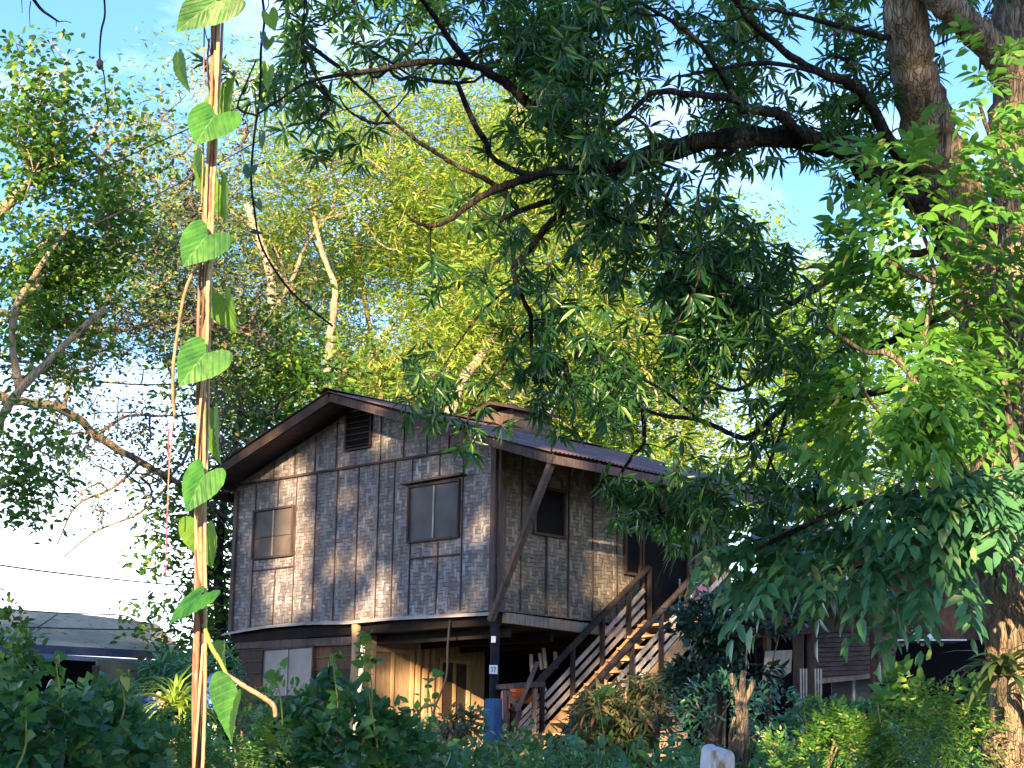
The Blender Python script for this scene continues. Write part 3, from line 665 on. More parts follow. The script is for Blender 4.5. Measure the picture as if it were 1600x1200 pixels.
def pot(nm, px, py, D, r, h, mat, lab, group=None, plant=None):
    c = at(px, py, D); e = empty(nm, c, lab, 'plant pot', group)
    b = MB(); n = 14; prof = [(r * .68, 0), (r * .92, h * .8), (r * .92, h * .82), (r * 1.06, h * .82), (r * 1.06, h), (r * .93, h), (r * .9, h * .86)]
    for rr_, z in prof:
        for k in range(n): a = 2 * math.pi * k / n; b.v.append(tuple(c + Vector((rr_ * math.cos(a), rr_ * math.sin(a), z))))
    for i in range(len(prof) - 1):
        for k in range(n): b.f.append((i * n + k, i * n + (k + 1) % n, (i + 1) * n + (k + 1) % n, (i + 1) * n + k))
    b.f.append(tuple(reversed(range(n)))); b.build('pot', mat, e, True)
    b = MB(); b.tube([c + up(h * .80), c + up(h * .86)], r * .9, n); b.build('soil', MT['soil'], e)
    if plant:
        m, L_, w_, sp, cnt, tp = plant; P = np.tile(np.array(c + up(h * .84)), (cnt, 1)); d = rdir(cnt); d[:, 2] = abs(d[:, 2]) * .6 + sp
        d = norm(d); P2 = P + d * RNG.uniform(0, L_ * 1.2, (cnt, 1)); leaves('foliage', P2, norm(d + RNG.normal(0, .5, (cnt, 3))), norm(np.array([[0, 0, 1.]]) + RNG.normal(0, .4, (cnt, 3))), L_, w_, tp, MT[m], e)
pot('grey_pot', 674, 1192, 25.6, .07, .125, MT['greypot'], 'grey plastic pot at the left end of the three pots', plant=('ivy', .07, .05, .5, 40, T_OVAL))
pot('grey_pot', 686, 1192, 25.6, .075, .13, MT['greypot'], 'grey plastic pot in the middle of the three pots', plant=('teal', .12, .02, .9, 40, T_LANCE))
pot('grey_pot', 699, 1192, 25.6, .075, .13, MT['greypot'], 'grey plastic pot nearest the dark post of the three pots', plant=('ivy', .06, .05, .5, 40, T_OVAL))
pot('red_pot', 712, 1171, 26.6, .11, .17, MT['red'], 'red hanging pot holding a brown leaved plant', plant=('pinky', .18, .05, .8, 110, T_LANCE))
b = MB(); b.bar(at(655, 1196, 25.6), at(712, 1197, 25.6), .22, .03); tag(b.build('pot_shelf', MT['board'], None), 'narrow weathered board shelf carrying the three grey pots', 'shelf')

# ---------------------------------------------------------------- right hand shed and posts
sh = empty('side_shed', at(1330, 1240, 29), 'dark lean-to shed of horizontal boards to the right of the staircase', 'shed')
def quad_slab(px, D, th=.06):
    P = [at(x, y, d) for (x, y), d in zip(px, D)]; n = (P[1] - P[0]).cross(P[3] - P[0]).normalized() * th
    b = MB(); b.add(P + [p + n for p in P], [(3, 2, 1, 0), (4, 5, 6, 7), (0, 1, 5, 4), (1, 2, 6, 5), (2, 3, 7, 6), (3, 0, 4, 7)]); return b
quad_slab([(1130, 985), (1560, 985), (1560, 1240), (1130, 1240)], [33, 33, 33, 33]).build('back_wall', MT['black'], sh)
quad_slab([(1190, 838), (1600, 868), (1600, 984), (1190, 984)], [31.2, 31.2, 31.2, 31.2]).build('upper_wall', MT['darkboard'], sh)
b = MB(); b.bar(at(1180, 832, 30.7), at(1620, 862, 30.7), 1.6, .05); b.build('roof', MT['roof'], sh)
b = MB()
for k in range(11):
    y = 985 + k * 7.4; b.bar(at(1262, y + 2, 28.9), at(1398, y - 3, 29.3), .05, .062)
b.build('board_wall', MT['hboard'], sh)
b = MB(); b.bar(at(1276, 1065, 28.7), at(1402, 1052, 29.1), .05, .07); b.build('sill_board', MT['lightboard'], sh)
b = MB(); b.box(at(1300, 1100, 29.4), at(1366, 1098, 29.4) - at(1300, 1100, 29.4), Vector((0, .05, 0)), up(.36)); b.build('screen_panel', MT['screen'], sh)
b = MB(); b.bar(at(1334, 1063, 29.3), at(1334, 1100, 29.3), .04, .04); b.build('screen_frame', MT['metal'], sh)
for x0, w, D in ((1246, .17, 27.6), (1266, .13, 28.2), (1365, .15, 28.0)):
    b = MB(); p, r = smooth_path([at(x0, 1240, D), at(x0 + 2, 1080, D), at(x0 - 1, 905, D)], [w / 2, w / 2.2, w / 2.3], 4, .04); b.tube(p, r, 8); b.build('post', MT['darkboard'], sh, True)
b = MB(); b.bar(at(1150, 985, 28), at(1400, 968, 28.4), .12, .25); b.build('floor_beam', MT['darkboard'], sh)
b = MB(); b.bar(at(1375, 1002, 27.5), at(1500, 1002, 27.7), .5, .02); b.build('awning', MT['metal'], sh)
b = MB()
for x in (1410, 1441, 1471): b.tube([at(x, 1007, 27.45), at(x, 1006, 28.4)], .03, 6)
b.build('awning_rafter', MT['lightboard'], sh)
b = MB(); b.bar(at(1383, 1006, 27.9), at(1396, 1100, 27.9), .12, .05, (0, 1, 0)); b.build('awning_post', MT['lightboard'], sh)
b = MB()
for i, x in enumerate(np.linspace(1380, 1520, 12)): b.bar(at(x, 925, 29.6), at(x, 1000, 29.6), .28, .03, (0, 1, 0))
b.build('upper_wall', MT['darkboard'], sh)
quad_slab([(1196, 1018), (1238, 1016), (1236, 1050), (1190, 1078)], [28.8] * 4, .03).build('canvas_sheet', MT['slat'], sh)
# two folded white umbrellas lying on the awning
for dx, s, lab in ((0, 1, 'leaning left'), (14, -1, 'leaning right')):
    b = MB(); a = at(1437 + dx * .8, 1001, 27.4); e = at(1437 + dx * .8 - 10 * s - (0 if s > 0 else -2), 989, 27.4)
    p = [a, a.lerp(e, .25), a.lerp(e, .6), e]; b.tube(p, [.012, .05, .045, .015], 7)
    o = tag(b.build('white_glove', MT['whitecloth'], None, True), f'white work glove on the metal awning, {lab}', 'glove')
    for k in range(3):
        f = MB(); q = a.lerp(e, .8); f.tube([q, q + Vector(((-.035 + k * .05) * 1, 0, .06 + .01 * k))], [.014, .009], 6); f.build('finger', MT['whitecloth'], o, True)
# hanging bamboo wind rattles between the posts
for x in (1255, 1278):
    e = empty('slat_bundle', at(x, 1040, 27.3), 'bundle of pale slats hanging ' + ('between the two dark posts' if x == 1255 else 'just right of the two dark posts'), 'slat bundle')
    for k in range(3):
        b = MB(); b.bar(at(x - 4 + k * 4.5, 1045, 27.3), at(x - 3 + k * 4, 1100 + random.uniform(-6, 8), 27.3), .022, .012, (0, 1, 0)); b.build('slat', MT['slat'], e)
# dry palm fringe hanging over the opening
b_n = 260; P = np.array([at(RNG.uniform(1235, 1372), RNG.uniform(900, 940), RNG.uniform(26.6, 27.4)) for _ in range(b_n)])
o = leaves('palm_fringe', P, norm(np.array([[0, 0, -1.]]) + RNG.normal(0, .13, (b_n, 3))), norm(np.array([[0, -1., 0]]) + RNG.normal(0, .6, (b_n, 3))), RNG.uniform(.3, .62, b_n), .03, T_STRAP, MT['palmdry'])
tag(o, 'fringe of grey green palm strips hanging over the dark opening of the shed', 'palm thatch')
# lying planks lit by the sun at the stair foot
pk = empty('plank_stack', at(1030, 1190, 25.2), 'stack of warm lit planks behind the leafy shrub at the stair foot', 'planks')
for k in range(7):
    b = MB(); y = 1176 - k * 12; b.bar(at(1002 + random.uniform(-6, 6), y + 3, 26.2), at(1058 + random.uniform(-5, 6), y - 3, 26.6), .3, .085); b.build('plank', MT['tan'], pk)
# ---------------------------------------------------------------- white wrapped bundle, bottom right
b = MB(); n = 22; c = at(1121, 1215, 14.2); V = []
for j, (z, s) in enumerate(((-.10, 1.0), (.06, 1.0), (.13, 1.0), (.17, .96), (.20, .86), (.215, .55), (.22, .2))):
    for k in range(n):
        a = 2 * math.pi * k / n; ca, sa = math.cos(a), math.sin(a); sq = 1 / max(abs(ca), abs(sa)) ** .75
        f = 1 + .05 * math.sin(5 * a + j) + .03 * math.sin(9 * a)
        V.append(c + Vector((.125 * ca * sq * s * f, .12 * sa * sq * s * f, z + .012 * math.sin(3 * a + j) - .02 * ca * (j > 2))))
b.add(V, [(j * n + k, j * n + (k + 1) % n, (j + 1) * n + (k + 1) % n, (j + 1) * n + k) for j in range(6) for k in range(n)] + [tuple(6 * n + k for k in range(n))])
m, t = newmat('stained_white_plastic'); g = G(t); a = g.noise(g.coord((6, 6, 2)), 2.2, 3); col = g.mix(g.rng(a, .55, .66), (.66, .68, .76), (.36, .22, .15)); g.out(g.pbr(col, .4, .5, g.bump(g.noise(g.coord((10, 10, 3)), 3, 3), .8, .03)))
o = b.build('wrapped_bundle', m, None, True); o.modifiers.new('s', 'SUBSURF').render_levels = 1
tag(o, 'white plastic wrapped post top with a brown stain among the weeds', 'bundle')
b = MB(); b.tube([Vector((c.x, c.y, ground_z(14.2) - .05)), c], .06, 8); b.build('post', MT['board'], o)

# ---------------------------------------------------------------- neighbouring house, far left
nh = empty('neighbour_house', at(120, 1200, 36), 'low neighbouring house with a stained grey sheet roof and blue gutter', 'house')
D0, D1 = 34.5, 37.5
P = [at(-80, 1003, D0), at(290, 1021, D0 + 4), at(245, 974, D1 + 4.5), at(150, 962, D1 + 3), at(-80, 943, D1 + .5)]
b = MB(); b.add(P + [p - up(.06) for p in P], [(0, 1, 2, 3, 4), (9, 8, 7, 6, 5), (0, 5, 6, 1), (1, 6, 7, 2), (2, 7, 8, 3), (3, 8, 9, 4)])
m, t = newmat('stained_roof_sheet'); g = G(t); a = g.noise(g.coord((1, 1, 2.5)), 5.5, 5, .7); b2 = g.noise(g.coord(), .7, 4)
col = g.mix(g.rng(b2, .35, .65), (.34, .32, .26), (.48, .45, .36)); col = g.mix(g.rng(a, .58, .63, 0, .8), col, (.10, .09, .08)); g.out(g.pbr(col, .9, .15, g.bump(a, .3, .02)))
b.build('roof', m, nh)
b = MB(); b.bar(at(-80, 1007, D0 - .05), at(290, 1026, D0 + 3.9), .05, .16); b.build('fascia', plain('dark_blue_board', (.06, .08, .15), .6), nh)
b = MB(); b.bar(at(-80, 1017, D0 - .2), at(236, 1035, D0 + 3.2), .12, .09); b.build('gutter', MT['bluegutter'], nh)
b = MB()
for ch in ([(90, 960), (68, 975), (50, 985), (36, 997)], [(20, 980), (60, 981), (120, 983), (180, 984), (256, 983)], [(20, 953), (60, 956), (110, 959), (190, 962), (215, 972), (240, 976)]):
    dd = lambda y, x: (D0 + (D1 - D0) * (1000 - y + x * .045) / 52 + x * .0108)
    p = [at(x, y - .5, dd(y, x) - .12) for x, y in ch]; q, r = smooth_path(p, [.014] * len(p), 5); b.tube(q, r, 5)
b.build('roof_cable', MT['wire'], nh)
quad_slab([(-80, 1020), (160, 1032), (160, 1230), (-80, 1230)], [36.4, 38.9, 38.9, 36.4]).build('dark_inside', MT['black'], nh)  # black sheet stands in for the unlit inside
quad_slab([(152, 1030), (232, 1036), (232, 1240), (152, 1240)], [36.3, 37.0, 37.0, 36.3]).build('side_wall', plain('grey_green_wall', (.16, .17, .13), .8), nh)
b = MB(); b.bar(at(70, 1046, 36), at(86, 1047, 36.05), .03, .08); b.build('sign_board', plain('cream_paint', (.6, .58, .38)), nh)
for x in (14, 150):
    b = MB(); b.bar(at(x, 1040, 35.6), at(x, 1240, 35.6), .12, .12, (0, 1, 0)); b.build('post', MT['darkboard'], nh)

# ---------------------------------------------------------------- wires
def wire(pts, r, lab, nm='wire', mat='wire', n=5, step=8, cat='wire', group=None):
    b = MB(); p, rr_ = smooth_path([at(*q) for q in pts], [r] * len(pts), step); b.tube(p, rr_, n)
    return tag(b.build(nm, MT[mat], None, True), lab, cat, group)
wire([(-60, 874, 22), (80, 894, 23), (250, 912, 29), (345, 918, 36.5)], .010, 'thin power line crossing the pale sky above the neighbouring roof')
wire([(60, 312, 26), (230, 230, 24), (443, 143, 21), (700, 92, 18), (905, 15, 15), (960, -30, 14)], .009, 'thin wire rising across the sky behind the broad vine leaves')
wire([(0, 420, 26), (290, 282, 24), (440, 203, 22), (620, 150, 20)], .007, 'lower thin wire sloping up through the bare twigs')

# ================================================================ VEGETATION
def limbs(name, paths, mat, parent, n=9, jit=.10, step=5):
    """paths: list of lists (px, py, D, radius in photo pixels) joined into one branching mesh; returns sample points"""
    b = MB(); S = []
    for pth in paths:
        pts = [at(x, y, D) for x, y, D, r in pth]; rad = [r * D / FPX * (.86 if name == 'limb' else 1) for x, y, D, r in pth]
        p, r = smooth_path(pts, rad, step, jit); b.tube(p, r, n if max(rad) > .03 else 6)
        S += [(tuple(q), rr_) for q, rr_ in zip(p, r)]
    o = b.build(name, mat, parent, True); return o, S
def lin(pts, D0, D1, r0, r1):
    n = len(pts) - 1
    return [(x, y, D0 + (D1 - D0) * i / n, r0 + (r1 - r0) * i / n) for i, (x, y) in enumerate(pts)]
def twigs(name, P, axis, S, mat, parent, r=.005, jit=.12):
    """grows thin branches from the limbs to the points, each new one leaving from the nearest wood already there"""
    Q = np.array([q[0] for q in S]); n = len(P); nq = len(Q)
    d0 = np.array([np.min(np.linalg.norm(Q - p, axis=1)) for p in P]); order = np.argsort(d0)
    pts = np.concatenate([Q, np.zeros((n, 3))]); par = -np.ones(nq + n, int); m = nq
    for i in order:
        j = int(np.argmin(np.linalg.norm(pts[:m] - P[i], axis=1))); pts[m] = P[i]; par[m] = j; m += 1
    cnt = np.zeros(m); 
    for k in range(m - 1, nq - 1, -1):
        cnt[k] += 1
        if par[k] >= nq: cnt[par[k]] += cnt[k]
    b = MB()
    for k in range(nq, m):
        a, e = Vector(pts[par[k]]), Vector(pts[k]); ln = (e - a).length
        pass
        w = Vector((random.gauss(0, 1), random.gauss(0, 1), random.gauss(0, 1))) * jit * ln
        re = r * cnt[k] ** .42; ra = re * 1.15; b.tube([a, a.lerp(e, .33) + w, a.lerp(e, .7) + w * .8, e], [ra, re * 1.05, re, re * .85], 4 if re < .02 else 6, False)
    return b.build(name, mat, parent)

# ---- the big mango tree on the right
mango = empty('mango_tree', at(1615, 1255, 14), 'huge dark barked mango tree with limbs reaching over the house from the right edge', 'tree')
TD = 14.0
trunkp = [
    [(1612, 1330, TD, 84), (1612, 1230, TD, 78), (1612, 1120, TD, 72), (1614, 960, TD, 70), (1606, 780, TD, 74), (1588, 640, TD, 74), (1600, 480, TD, 70), (1614, 330, TD, 68), (1610, 170, TD, 60), (1600, 60, TD, 52), (1606, -60, TD, 48)],
    [(1600, 640, TD, 60), (1555, 520, TD + .2, 54), (1520, 400, TD + .3, 50), (1482, 290, TD + .3, 45), (1452, 200, TD + .2, 42), (1426, 100, TD, 36), (1412, 0, TD - .1, 32), (1405, -60, TD - .1, 30)],
    [(1604, 150, TD, 36), (1565, 90, TD - .1, 30), (1520, 45, TD - .2, 25), (1475, 5, TD - .3, 22), (1440, -30, TD - .3, 20)],
]
trk, S1 = limbs('trunk', trunkp, MT['bark_big'], mango, 20, .022, 8)
lp = [
    [(1520, 400, 14.3, 34), (1450, 330, 14.2, 30), (1400, 288, 14.1, 28), (1355, 260, 14, 27), (1315, 230, 13.9, 25), (1250, 216, 13.8, 22), (1180, 214, 13.7, 20), (1097, 220, 13.6, 17), (1009, 240, 13.5, 14), (960, 262, 13.5, 11), (872, 266, 13.4, 8.5), (820, 280, 13.4, 8), (778, 294, 13.4, 7), (736, 318, 13.3, 6), (704, 343, 13.3, 5), (673, 353, 13.3, 4), (648, 346, 13.2, 3), (636, 335, 13.2, 2)],
    lin([(1120, 220), (1040, 246), (960, 276), (907, 297), (855, 315), (813, 329), (781, 345)], 13.6, 13.9, 11, 4),
    lin([(885, 303), (876, 332), (851, 357), (820, 399), (802, 420), (812, 455), (828, 490), (830, 519), (832, 560), (836, 600)], 13.8, 14.2, 8, 2.5),
    lin([(809, 325), (774, 290), (750, 276), (715, 259), (680, 238), (652, 220), (617, 192), (582, 154), (554, 130), (530, 105)], 13.8, 13.0, 5.5, 2),
    lin([(617, 192), (582, 192), (558, 182), (540, 168), (530, 150)], 13.4, 13, 3, 1.6),
    lin([(960, 262), (907, 226), (872, 203), (837, 175), (802, 140), (767, 115), (732, 101), (697, 96), (645, 98), (596, 108), (550, 114), (505, 122), (470, 133)], 13.5, 12.6, 12, 2.5),
    lin([(732, 98), (704, 63), (680, 28), (655, -5)], 13, 12.6, 7, 4),
    lin([(1300, 228), (1259, 214), (1232, 190), (1206, 174), (1158, 171)], 13.9, 13.2, 14, 9),
    lin([(1206, 174), (1158, 162), (1127, 118), (1092, 66), (1053, 35), (1009, 9), (980, -10)], 13.5, 12.6, 7, 3),
    lin([(1165, 166), (1145, 155), (1075, 147), (1022, 144), (987, 175), (944, 210), (925, 235)], 13.3, 12.8, 8, 3),
    lin([(1450, 300), (1400, 240), (1359, 160), (1320, 127), (1280, 114), (1224, 79), (1171, 31), (1145, -10)], 14.2, 13.2, 13, 5),
    lin([(1280, 114), (1200, 98), (1120, 108), (1060, 120)], 13.6, 13.0, 5, 2.5),
    lin([(1480, 390), (1400, 400), (1350, 420), (1307, 429), (1276, 451), (1241, 472), (1202, 495), (1165, 514), (1127, 540), (1080, 555)], 14.4, 15.4, 9, 2.5),
    lin([(1241, 472), (1170, 478), (1110, 470), (1050, 500)], 14.8, 15.2, 4.5, 2),
    lin([(1500, 480), (1420, 520), (1348, 545), (1291, 514), (1240, 551), (1202, 577), (1150, 610), (1100, 590)], 14.4, 15.6, 8, 2.5),
    lin([(1520, 560), (1420, 600), (1300, 626), (1240, 626), (1202, 656), (1165, 684), (1127, 671), (1090, 656), (1034, 649), (989, 634), (950, 640)], 14.4, 16.2, 8, 2.5),
    lin([(1090, 656), (1049, 619), (1000, 589), (950, 560)], 15.8, 16.0, 3.5, 1.8),
    lin([(1202, 656), (1190, 700), (1160, 740), (1120, 770), (1080, 780)], 15.6, 16.4, 4, 2),
    lin([(1235, 626), (1222, 670), (1205, 715), (1190, 760)], 15.4, 15.8, 4.5, 3),
    lin([(820, 520), (780, 580), (745, 620), (730, 660)], 14.2, 14.4, 3, 1.6),
    lin([(806, 440), (760, 480), (720, 530), (690, 580)], 14.1, 14.3, 3, 1.4),
    lin([(1390, 60), (1310, 40), (1230, 20), (1150, 10)], 13.8, 13.0, 6, 2.5),
    lin([(400, 180), (372, 168), (385, 130), (400, 95)], 12.7, 12.7, 2, 1.5), lin([(470, 133), (430, 160), (400, 180)], 12.6, 12.7, 2.5, 2),
]
lb, S2 = limbs('limb', lp, MT['bark'], mango, 10, .12, 5)
rows = {r: gr(s) for r, s in {
 0: '11:56545632688886433676786 35:244422'.replace(' 35', ' 34:5 35'), 1: '11:6752115469 20:9987331478677765 35:2443', 2: '8:233 11:675223446 20:9996341146678764 35:1311',
 3: '8:2456 12:542100127 20:799745337777774 36:0', 4: '8:1344 12:541 18:245 21:78643 27:5766666', 5: '11:155 13:51 19:336 22:7633225543365', 6: '11:022 20:26 22:6754564211244',
 7: '18:211 21:25666654 29:333443', 8: '17:0551136777766642 33:2', 9: '17:14520 22:3577878776632', 10: '17:255311367888765 32:2', 11: '17:356630 23:15788887 30:5442',
 12: '17:23465134 25:57876333', 13: '16:2333 20:64265 25:247654344', 14: '16:34454 21:35641366 29:3334', 15: '15:2555 19:4236 23:631233 29:3144', 16: '16:13541 21:1455332222', 17: '18:3 21:0156654344',
 18: '22:1566665554', 19: '22:1356666655', 20: '24:35542'}.items()}
MP = grid_sample(rows, 40, cover_count(rows, 40, 1500, 5.4), 13.0, 16.0, 21, 1.9, .41, 1., .004, .45)
Q2 = np.array([s[0] for s in S2])
near = Q2[np.argmin(np.linalg.norm(MP[:, None, :] - Q2[None, ::2, :], axis=2), 1) * 2]
MA = norm(norm(MP - near) * .8 + RNG.normal(0, .45, MP.shape) + np.array([0, 0, -.12]))
cr_ = whorls('crown', MP, MA, 11, .138, .21, MT['mango'], mango, T_LANCE, .30, (.35, 1.6))
twigs('twig', MP[::2] - MA[::2] * .03, MA[::2], S2, MT['bark'], mango, .0035, .10)

# ---- trees further back
def bg_tree(name, lab, rows, cell, n, D0, D1, seed, trunkp, mat, bark, tpl=T_RH, L_=.16, Wr=.5, clump=.8, cthr=.36, per=6, power=1., base=None, dj=1., droop=.15, ntw=500, djl=.10, tr=.008, feather=0.):
    e = empty(name, base, lab, 'tree')
    t, S = limbs('trunk', trunkp, bark, e, 9, djl, 5)
    ppx = 3015 / ((D0 + D1) / 2); n = cover_count(rows, cell, per * .26 * Wr * (L_ * ppx) ** 2 * (1.3 if tpl is T_OVAL else 1), n)
    P = grid_sample(rows, cell, n, D0, D1, seed, clump, cthr, power, .003, dj)
    print('BG', name, len(P), n)
    # sprays of leaflets around each point
    Pr = np.repeat(P, per, 0) + RNG.normal(0, L_ * 1.5, (len(P) * per, 3)) * np.array([1, 1, .42])
    Q = np.array([s[0] for s in S])
    d = rdir(len(Pr)) if not feather else np.repeat(rdir(len(P)), per, 0) + feather * rdir(len(Pr)); d[:, 2] = d[:, 2] * .5 - droop; u = rdir(len(Pr)); u[:, 2] = abs(u[:, 2]) + .5
    ln = L_ * RNG.uniform(.6, 1.3, len(Pr))
    leaves('crown', Pr, norm(d), norm(u), ln, ln * Wr, tpl, mat, e)
    if ntw:
        k = RNG.choice(len(P), min(ntw, len(P)), replace=False); twigs('twig', P[k], None, S, bark, e, tr, .12)
    return e
Z = 80
acr = {r: gr(s) for r, s in {1: '3:1112222211', 2: '2:1234444553', 3: '2:13565656 10:64', 4: '2:23566777764', 5: '1:23456777776', 6: '3:4566777776', 7: '4:5567777765', 8: '5:2 8:456654'}.items()}
bt = 44
bg_tree('acacia_tree', 'tall feathery yellow green tree with pale forked trunks rising behind the house', acr, Z, 4.6, 41, 50, 5, [
    lin([(548, 660), (510, 605), (480, 572), (440, 540), (427, 490), (424, 440), (414, 400), (400, 360), (385, 320)], 40, 42, 12, 5),
    lin([(440, 540), (400, 524), (370, 515), (335, 505), (300, 500), (240, 485)], 40.3, 41, 7, 3), lin([(508, 640), (514, 560), (519, 500), (524, 450), (505, 400), (490, 340)], 41.5, 44, 8, 3),
    lin([(690, 680), (720, 600), (750, 560), (775, 520), (800, 460), (820, 380)], 41, 44, 10, 4), lin([(600, 660), (585, 560), (570, 470), (555, 380), (530, 300), (510, 240)], 48, 48, 5, 2),
    lin([(514, 560), (480, 490), (440, 430), (400, 380)], 46, 45, 4, 2), lin([(640, 650), (650, 540), (640, 450), (660, 350), (650, 250), (640, 190)], 47, 47, 5, 2),
    lin([(660, 350), (690, 290), (710, 220), (720, 150)], 47, 47, 3, 1.2), lin([(775, 520), (740, 440), (730, 360), (740, 270)], 47, 47, 4, 1.5),
    lin([(427, 490), (460, 430), (480, 380), (520, 330)], 45, 45, 4, 2), lin([(585, 560), (620, 500), (680, 460), (740, 420)], 47, 47, 3, 1.5),
    lin([(400, 360), (340, 310), (290, 250), (260, 190), (250, 130)], 46, 45, 3, 1.2), lin([(290, 250), (240, 210), (215, 170)], 45, 45, 1.8, 1), lin([(300, 260), (310, 200), (300, 120)], 45, 45, 1.8, 1),
    ], MT['acacia'], MT['bark_pale'], T_RH, .20, .20, .7, .36, 13, 1.0, at(560, 1230, 45), 1.6, .1, 1300, feather=.6)
frr = {r: gr(s) for r, s in {3: '11:1 12:1', 4: '10:12233', 5: '11:3543344', 6: '10:256555566', 7: '10:255566665', 8: '10:4566666665', 9: '10:34466666664', 10: '15:34444'}.items()}
bg_tree('rain_tree', 'bright green leafy tree with grey trunks standing far behind the right end of the house', frr, Z, 3.4, 46, 53, 6, [
    lin([(1060, 780), (1075, 660), (1080, 560), (1060, 470), (1030, 380), (1040, 300)], 49, 50, 11, 3), lin([(1290, 780), (1265, 680), (1240, 580), (1225, 500), (1240, 430)], 50, 50, 9, 3),
    lin([(1080, 560), (1130, 500), (1180, 450)], 50, 50, 5, 2), lin([(950, 700), (935, 600), (960, 500), (985, 400), (940, 330)], 49, 50, 6, 2), lin([(1240, 580), (1310, 540), (1370, 480)], 50, 50, 5, 2),
    ], MT['acacia2'], MT['bark_mid'], T_RH, .22, .30, .6, .36, 11, 1.0, at(1150, 1230, 50), 1.6, .1, 500, feather=.8)
ltr = {r: gr(s) for r, s in {1: '0:51', 2: '0:6321', 3: '0:552', 4: '0:763', 5: '0:751', 6: '0:53', 7: '0:21', 8: '0:41', 9: '0:6'}.items()}
bg_tree('broadleaf_tree', 'broad leaved green tree reaching in from the left edge with pale limbs', ltr, Z, 4.2, 27, 31, 9, [
    lin([(-60, 1100), (-40, 900), (-20, 740), (0, 660), (30, 610), (60, 580), (95, 545), (130, 512), (165, 480)], 29, 29, 9, 5), lin([(-40, 360), (0, 330), (40, 290), (70, 268), (100, 255)], 29, 29, 10, 5),
    lin([(-20, 740), (-40, 560), (-50, 400), (-30, 250), (10, 170)], 29, 29, 9, 3), lin([(30, 610), (20, 500), (60, 420), (110, 350)], 29, 29, 7, 3), lin([(100, 255), (130, 220), (160, 190)], 29, 29, 4, 2),
    lin([(-60, 800), (-20, 770), (30, 750), (60, 730)], 29, 29, 6, 2),
    ], MT['broad'], MT['bark_pale'], T_OVAL, .12, .55, .8, .42, 12, 1.2, at(-60, 1240, 29), .8, .1, 260)
ftr = {r: gr(s) for r, s in {2: '1:1112', 3: '2:221', 4: '1:1232', 5: '1:23432', 6: '0:33443', 7: '0:22222', 8: '0:12222', 9: '0:01122'}.items()}
bg_tree('lacy_tree', 'lacy small leaved tree with long thin drooping limbs against the bright sky', ftr, Z, 2.6, 33, 38, 12, [
    lin([(-60, 600), (20, 625), (100, 640), (150, 680), (220, 722), (270, 750), (330, 792), (380, 830)], 33, 37, 9, 3), lin([(-60, 470), (60, 500), (160, 520), (240, 505), (330, 505), (420, 520)], 34, 37, 5, 2.5),
    lin([(150, 680), (200, 650), (270, 650), (340, 640)], 35, 36, 3, 1), lin([(220, 722), (180, 760), (120, 790), (90, 850)], 35, 36, 3, 1), lin([(100, 640), (120, 560), (190, 430), (230, 380), (290, 330)], 34, 36, 4, 1.2),
    lin([(160, 520), (150, 440), (180, 330), (190, 230)], 35, 35, 3, 1), lin([(190, 430), (130, 400), (60, 420)], 35, 35, 2.5, 1), lin([(270, 750), (220, 800), (150, 830), (100, 870)], 36, 36, 2.5, 1), lin([(180, 330), (220, 270), (240, 200), (290, 150)], 35, 36, 2, .8), lin([(60, 500), (100, 580), (200, 600), (280, 600)], 35, 36, 2.5, 1),
    ], MT['fine'], MT['bark_mid'], T_RH, .10, .5, 1.2, .38, 8, 1.1, at(-120, 1240, 35), 1., .05, 900, .2)
dtr = {r: gr(s) for r, s in {6: '3:145', 7: '3:2764', 8: '4:663', 9: '3:4665', 10: '3:466', 11: '3:35', 12: '3:46', 13: '3:66'}.items()}
bg_tree('leafy_tree', 'dense dark green tree filling the gap behind the left corner of the house', dtr, Z, 3.2, 36.3, 39, 15, [
    lin([(350, 1240), (345, 1000), (340, 880), (350, 780), (370, 680), (380, 600)], 37, 37, 10, 3), lin([(340, 900), (290, 850), (240, 830)], 37, 37, 4, 1.5), lin([(350, 780), (400, 700), (440, 620)], 37, 37, 4, 2)],
    MT['dark'] if False else MT['broad'], MT['bark'], T_OVAL, .17, .45, 1.0, .33, 9, 1.0, at(350, 1240, 37), .4, .1, 200)
# far low greenery seen between the trunks
P = np.array([at(300 + 1400 * x ** .9, 1200 - min(1, abs(RNG.normal(0, .45))) * 260, RNG.uniform(54, 62)) for x in RNG.uniform(0, 1, 9000)])
o = leaves('distant_woods', P, rdir(9000), norm(rdir(9000) + np.array([0, 0, 1])), .30, .2, T_RH, MT['broad']); tag(o, 'low far line of mixed green bushes behind the house', 'woods', None, 'stuff')

# ---- the leafy climber on the mango trunk
lrows = {r: gr(s) for r, s in {2: '38:35', 3: '37:245', 4: '37:235', 5: '38:35', 6: '33:133 36:2 38:35', 7: '34:432145', 8: '33:24554345', 9: '33:27776645', 10: '33:46776545', 11: '33:34454434', 12: '33:2566544', 13: '33:3777634',
 14: '33:6888724', 15: '32:468885 38:14', 16: '32:46677525', 17: '32:3434 36:5545'}.items()}
lrows[12][39] = 4; lrows[13][39] = 4
SL1 = [([(1560, 900), (1520, 760), (1470, 660), (1440, 560), (1460, 440), (1440, 360), (1410, 300)], 13.0, 12.0), ([(1600, 800), (1570, 600), (1560, 400), (1580, 250), (1560, 120)], 13.2, 12.8), ([(1520, 760), (1440, 700), (1370, 640), (1340, 590)], 12.8, 12.0),
       ([(1460, 440), (1410, 420), (1370, 400)], 12.2, 11.8), ([(1470, 660), (1400, 560), (1348, 548), (1291, 508)], 12.3, 12.2), ([(1600, 300), (1550, 220), (1530, 160)], 12.9, 12.5)]
clm = empty('climbing_vine', at(1590, 1240, 13.2), 'sunlit bright green climber with drooping oval leaves covering the mango trunk', 'climber')
